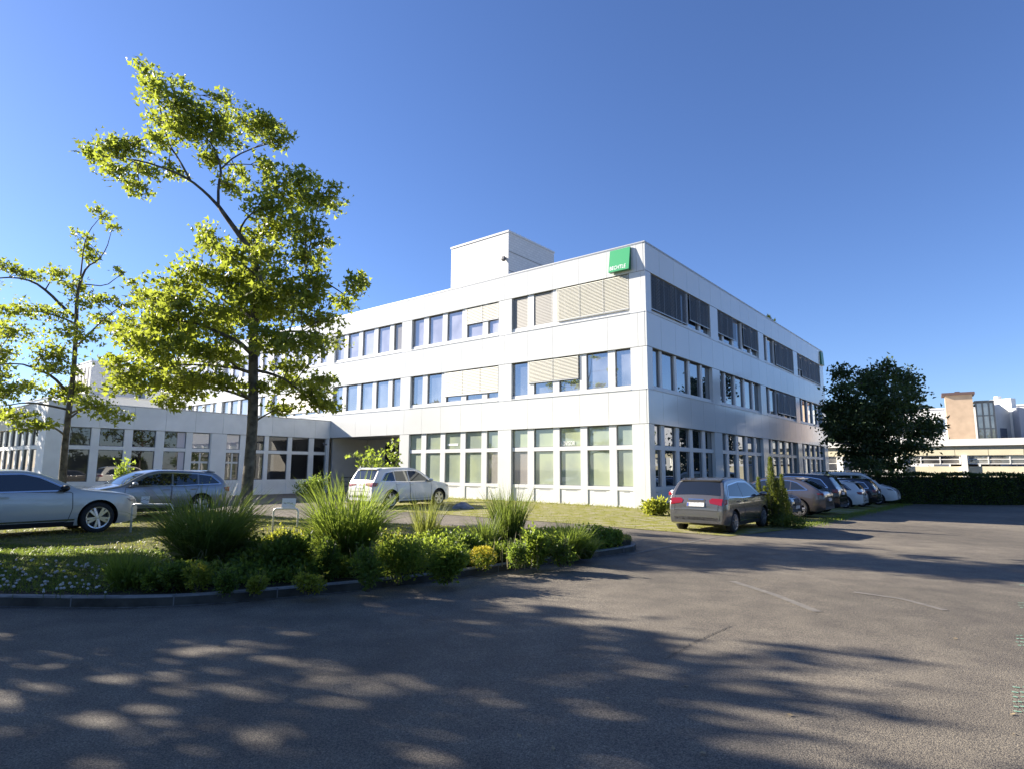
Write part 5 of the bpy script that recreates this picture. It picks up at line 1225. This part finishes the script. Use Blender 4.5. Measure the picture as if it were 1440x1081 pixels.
# ================================================================== SMALL THINGS
STEEL = pmat('galvanised', (.72, .71, .66), .4, metal=.2); PSIGN = pmat('sign_white', (.80, .80, .78), .5); PINK = pmat('print_grey', (.30, .30, .31), .6)
def hoop(label, base, wd, hh, rz, plx, pw, ph):
    root = thing('parking_hoop', label, 'parking sign', base, rz, 'low hoops carrying parking plates')
    r = .07; pts = [(0, 0, -.05), (0, 0, hh-r), (r*.3, 0, hh-r*.3), (r, 0, hh), (wd-r, 0, hh), (wd-r*.3, 0, hh-r*.3), (wd, 0, hh-r), (wd, 0, -.05)]
    m = MB(); m.tube(pts, [.024]*len(pts), 10); m.build('hoop', STEEL, root, smooth=True)
    m = MB(); tlt = Matrix.Translation((plx, 0, hh+.02+ph/2)) @ Matrix.Rotation(-.18, 4, 'X'); m.obox(tlt, pw, .012, ph); pl = m.build('plate', PSIGN, root)
    m = MB()
    for k in range(3): m.obox(tlt @ Matrix.Translation((-.09+.08*k, -.008, -.01+.012*(k == 1))) @ Matrix.Rotation(.25*(1-k), 4, 'Y'), .07, .003, .018)
    m.build('print', PINK, pl)
    return root
x, y, z = at(383, 750, .17); x2, y2, z2 = at(418, 750, .17)
hoop('pale metal hoop with white plate standing between the two largest grass clumps', (x, y, isl_z(x, y)), x2-x, .56, 0, .36, .33, .23)
x, y, z = at(172, 752, .17); y += .3
hoop('metal hoop with white plate beside the nose of the silver saloon', (x, y, isl_z(x, y)), 1.0, .66, -.06, .30, .20, .17)
# boulder
x, y, z = at(652, 715); bm = bmesh.new(); bmesh.ops.create_icosphere(bm, subdivisions=3, radius=1)
for v in bm.verts:
    k = 1+.12*math.sin(v.co.x*4+1)+.1*math.sin(v.co.y*5)+.06*math.sin(v.co.z*9+v.co.x*6); v.co = Vector((v.co.x*.50*k, v.co.y*.34*k, max(-.05, v.co.z*.26*k*(1-.35*v.co.x))))
me = bpy.data.meshes.new('boulder'); bm.to_mesh(me); bm.free(); me.materials.append(pmat('stone', (.22, .225, .25), .9, noise=(4, .25), bump=(10, .5)))
o = bpy.data.objects.new('boulder', me); COL.objects.link(o); o.location = (x, y, z); tag(o, 'low grey boulder on the turf below the sunlit windows', 'rock')
# leaf litter
LIT = pmat('dry_leaf', (.30, .23, .13), .8)
for px, py in [(778, 1053), (1425, 1032), (854, 982), (1110, 1006), (1424, 1005), (988, 1060), (1343, 898), (308, 908), (1063, 815), (965, 965), (730, 1035), (545, 905)]:
    x, y, z = at(px, py); m = MB(); s = RNG.uniform(.018, .032); a = RNG.uniform(0, 6.28)
    pts = [(0, -1, .1), (.45, -.3, .35), (.3, .5, .25), (0, 1.1, .5), (-.4, .4, .3), (-.5, -.3, .15), (0, 0, .12)]
    m.add([(s*(p_[0]*math.cos(a)-p_[1]*math.sin(a)), s*(p_[0]*math.sin(a)+p_[1]*math.cos(a)), s*p_[2]+.004) for p_ in pts], [(i, (i+1) % 6, 6) for i in range(6)])
    o = m.build('fallen_leaf', LIT); o.location = (x, y, z); tag(o, 'small dry brown leaf lying on the asphalt', 'leaf', 'fallen leaves on the asphalt')
# green survey paint on the road, cut by the right edge
GP = pmat('marking_paint', (.19, .33, .24), .85, noise=(26, .5)); m = MB()
def pq(pts, w): ribbon(m, [at(*p)[:2] for p in pts], w, .005)
for bx, by, sc_, nr_ in ((1433, 852, .55, 3), (1430, 902, .75, 4), (1424, 986, 1.1, 6)):
    for k in range(nr_):
        y_ = by+(k-nr_/2)*6.2*sc_; x_ = bx+RNG.uniform(-2, 2)
        while x_ < 1462:
            w_ = RNG.uniform(4, 10)*sc_; pq([(x_, y_), (x_+w_, y_+1.2*sc_)], RNG.uniform(.022, .034)); x_ += w_+RNG.uniform(1.5, 4)*sc_
pq([(1434, 822), (1446, 823)], .08)
setting(m.build('road_marking', GP))

# ================================================================== LIGHT
EL, PHI = R(24.6), R(20)
to_sun = Vector((-math.cos(PHI)*math.cos(EL), math.sin(PHI)*math.cos(EL), math.sin(EL)))
sl = bpy.data.lights.new('sun', 'SUN'); sl.energy = 5.0; sl.angle = R(.5); sl.color = (1, .91, .79)
so = bpy.data.objects.new('sun', sl); COL.objects.link(so); so.rotation_euler = to_sun.to_track_quat('Z', 'Y').to_euler(); so.location = (-20, 10, 30)
w = bpy.data.worlds.new('World'); sc.world = w; w.use_nodes = True; N, L = w.node_tree.nodes, w.node_tree.links
sky = N.new('ShaderNodeTexSky'); sky.sky_type = 'NISHITA'; sky.sun_disc = False; sky.sun_elevation = EL; sky.sun_rotation = math.atan2(to_sun.x, to_sun.y)
sky.altitude = 200; sky.air_density = 1.0; sky.dust_density = .3; sky.ozone_density = 4.0
tint = N.new('ShaderNodeMix'); tint.data_type = 'RGBA'; tint.blend_type = 'MULTIPLY'; tint.inputs[0].default_value = 1; tint.inputs[7].default_value = (.92, 1.0, 1.29, 1)
L.new(sky.outputs[0], tint.inputs[6]); L.new(tint.outputs[2], N['Background'].inputs['Color']); N['Background'].inputs['Strength'].default_value = .05
vs = sc.view_settings; vs.view_transform = 'Standard'; vs.look = 'None'; vs.exposure = 1.65; vs.gamma = 1; vs.use_curve_mapping = False
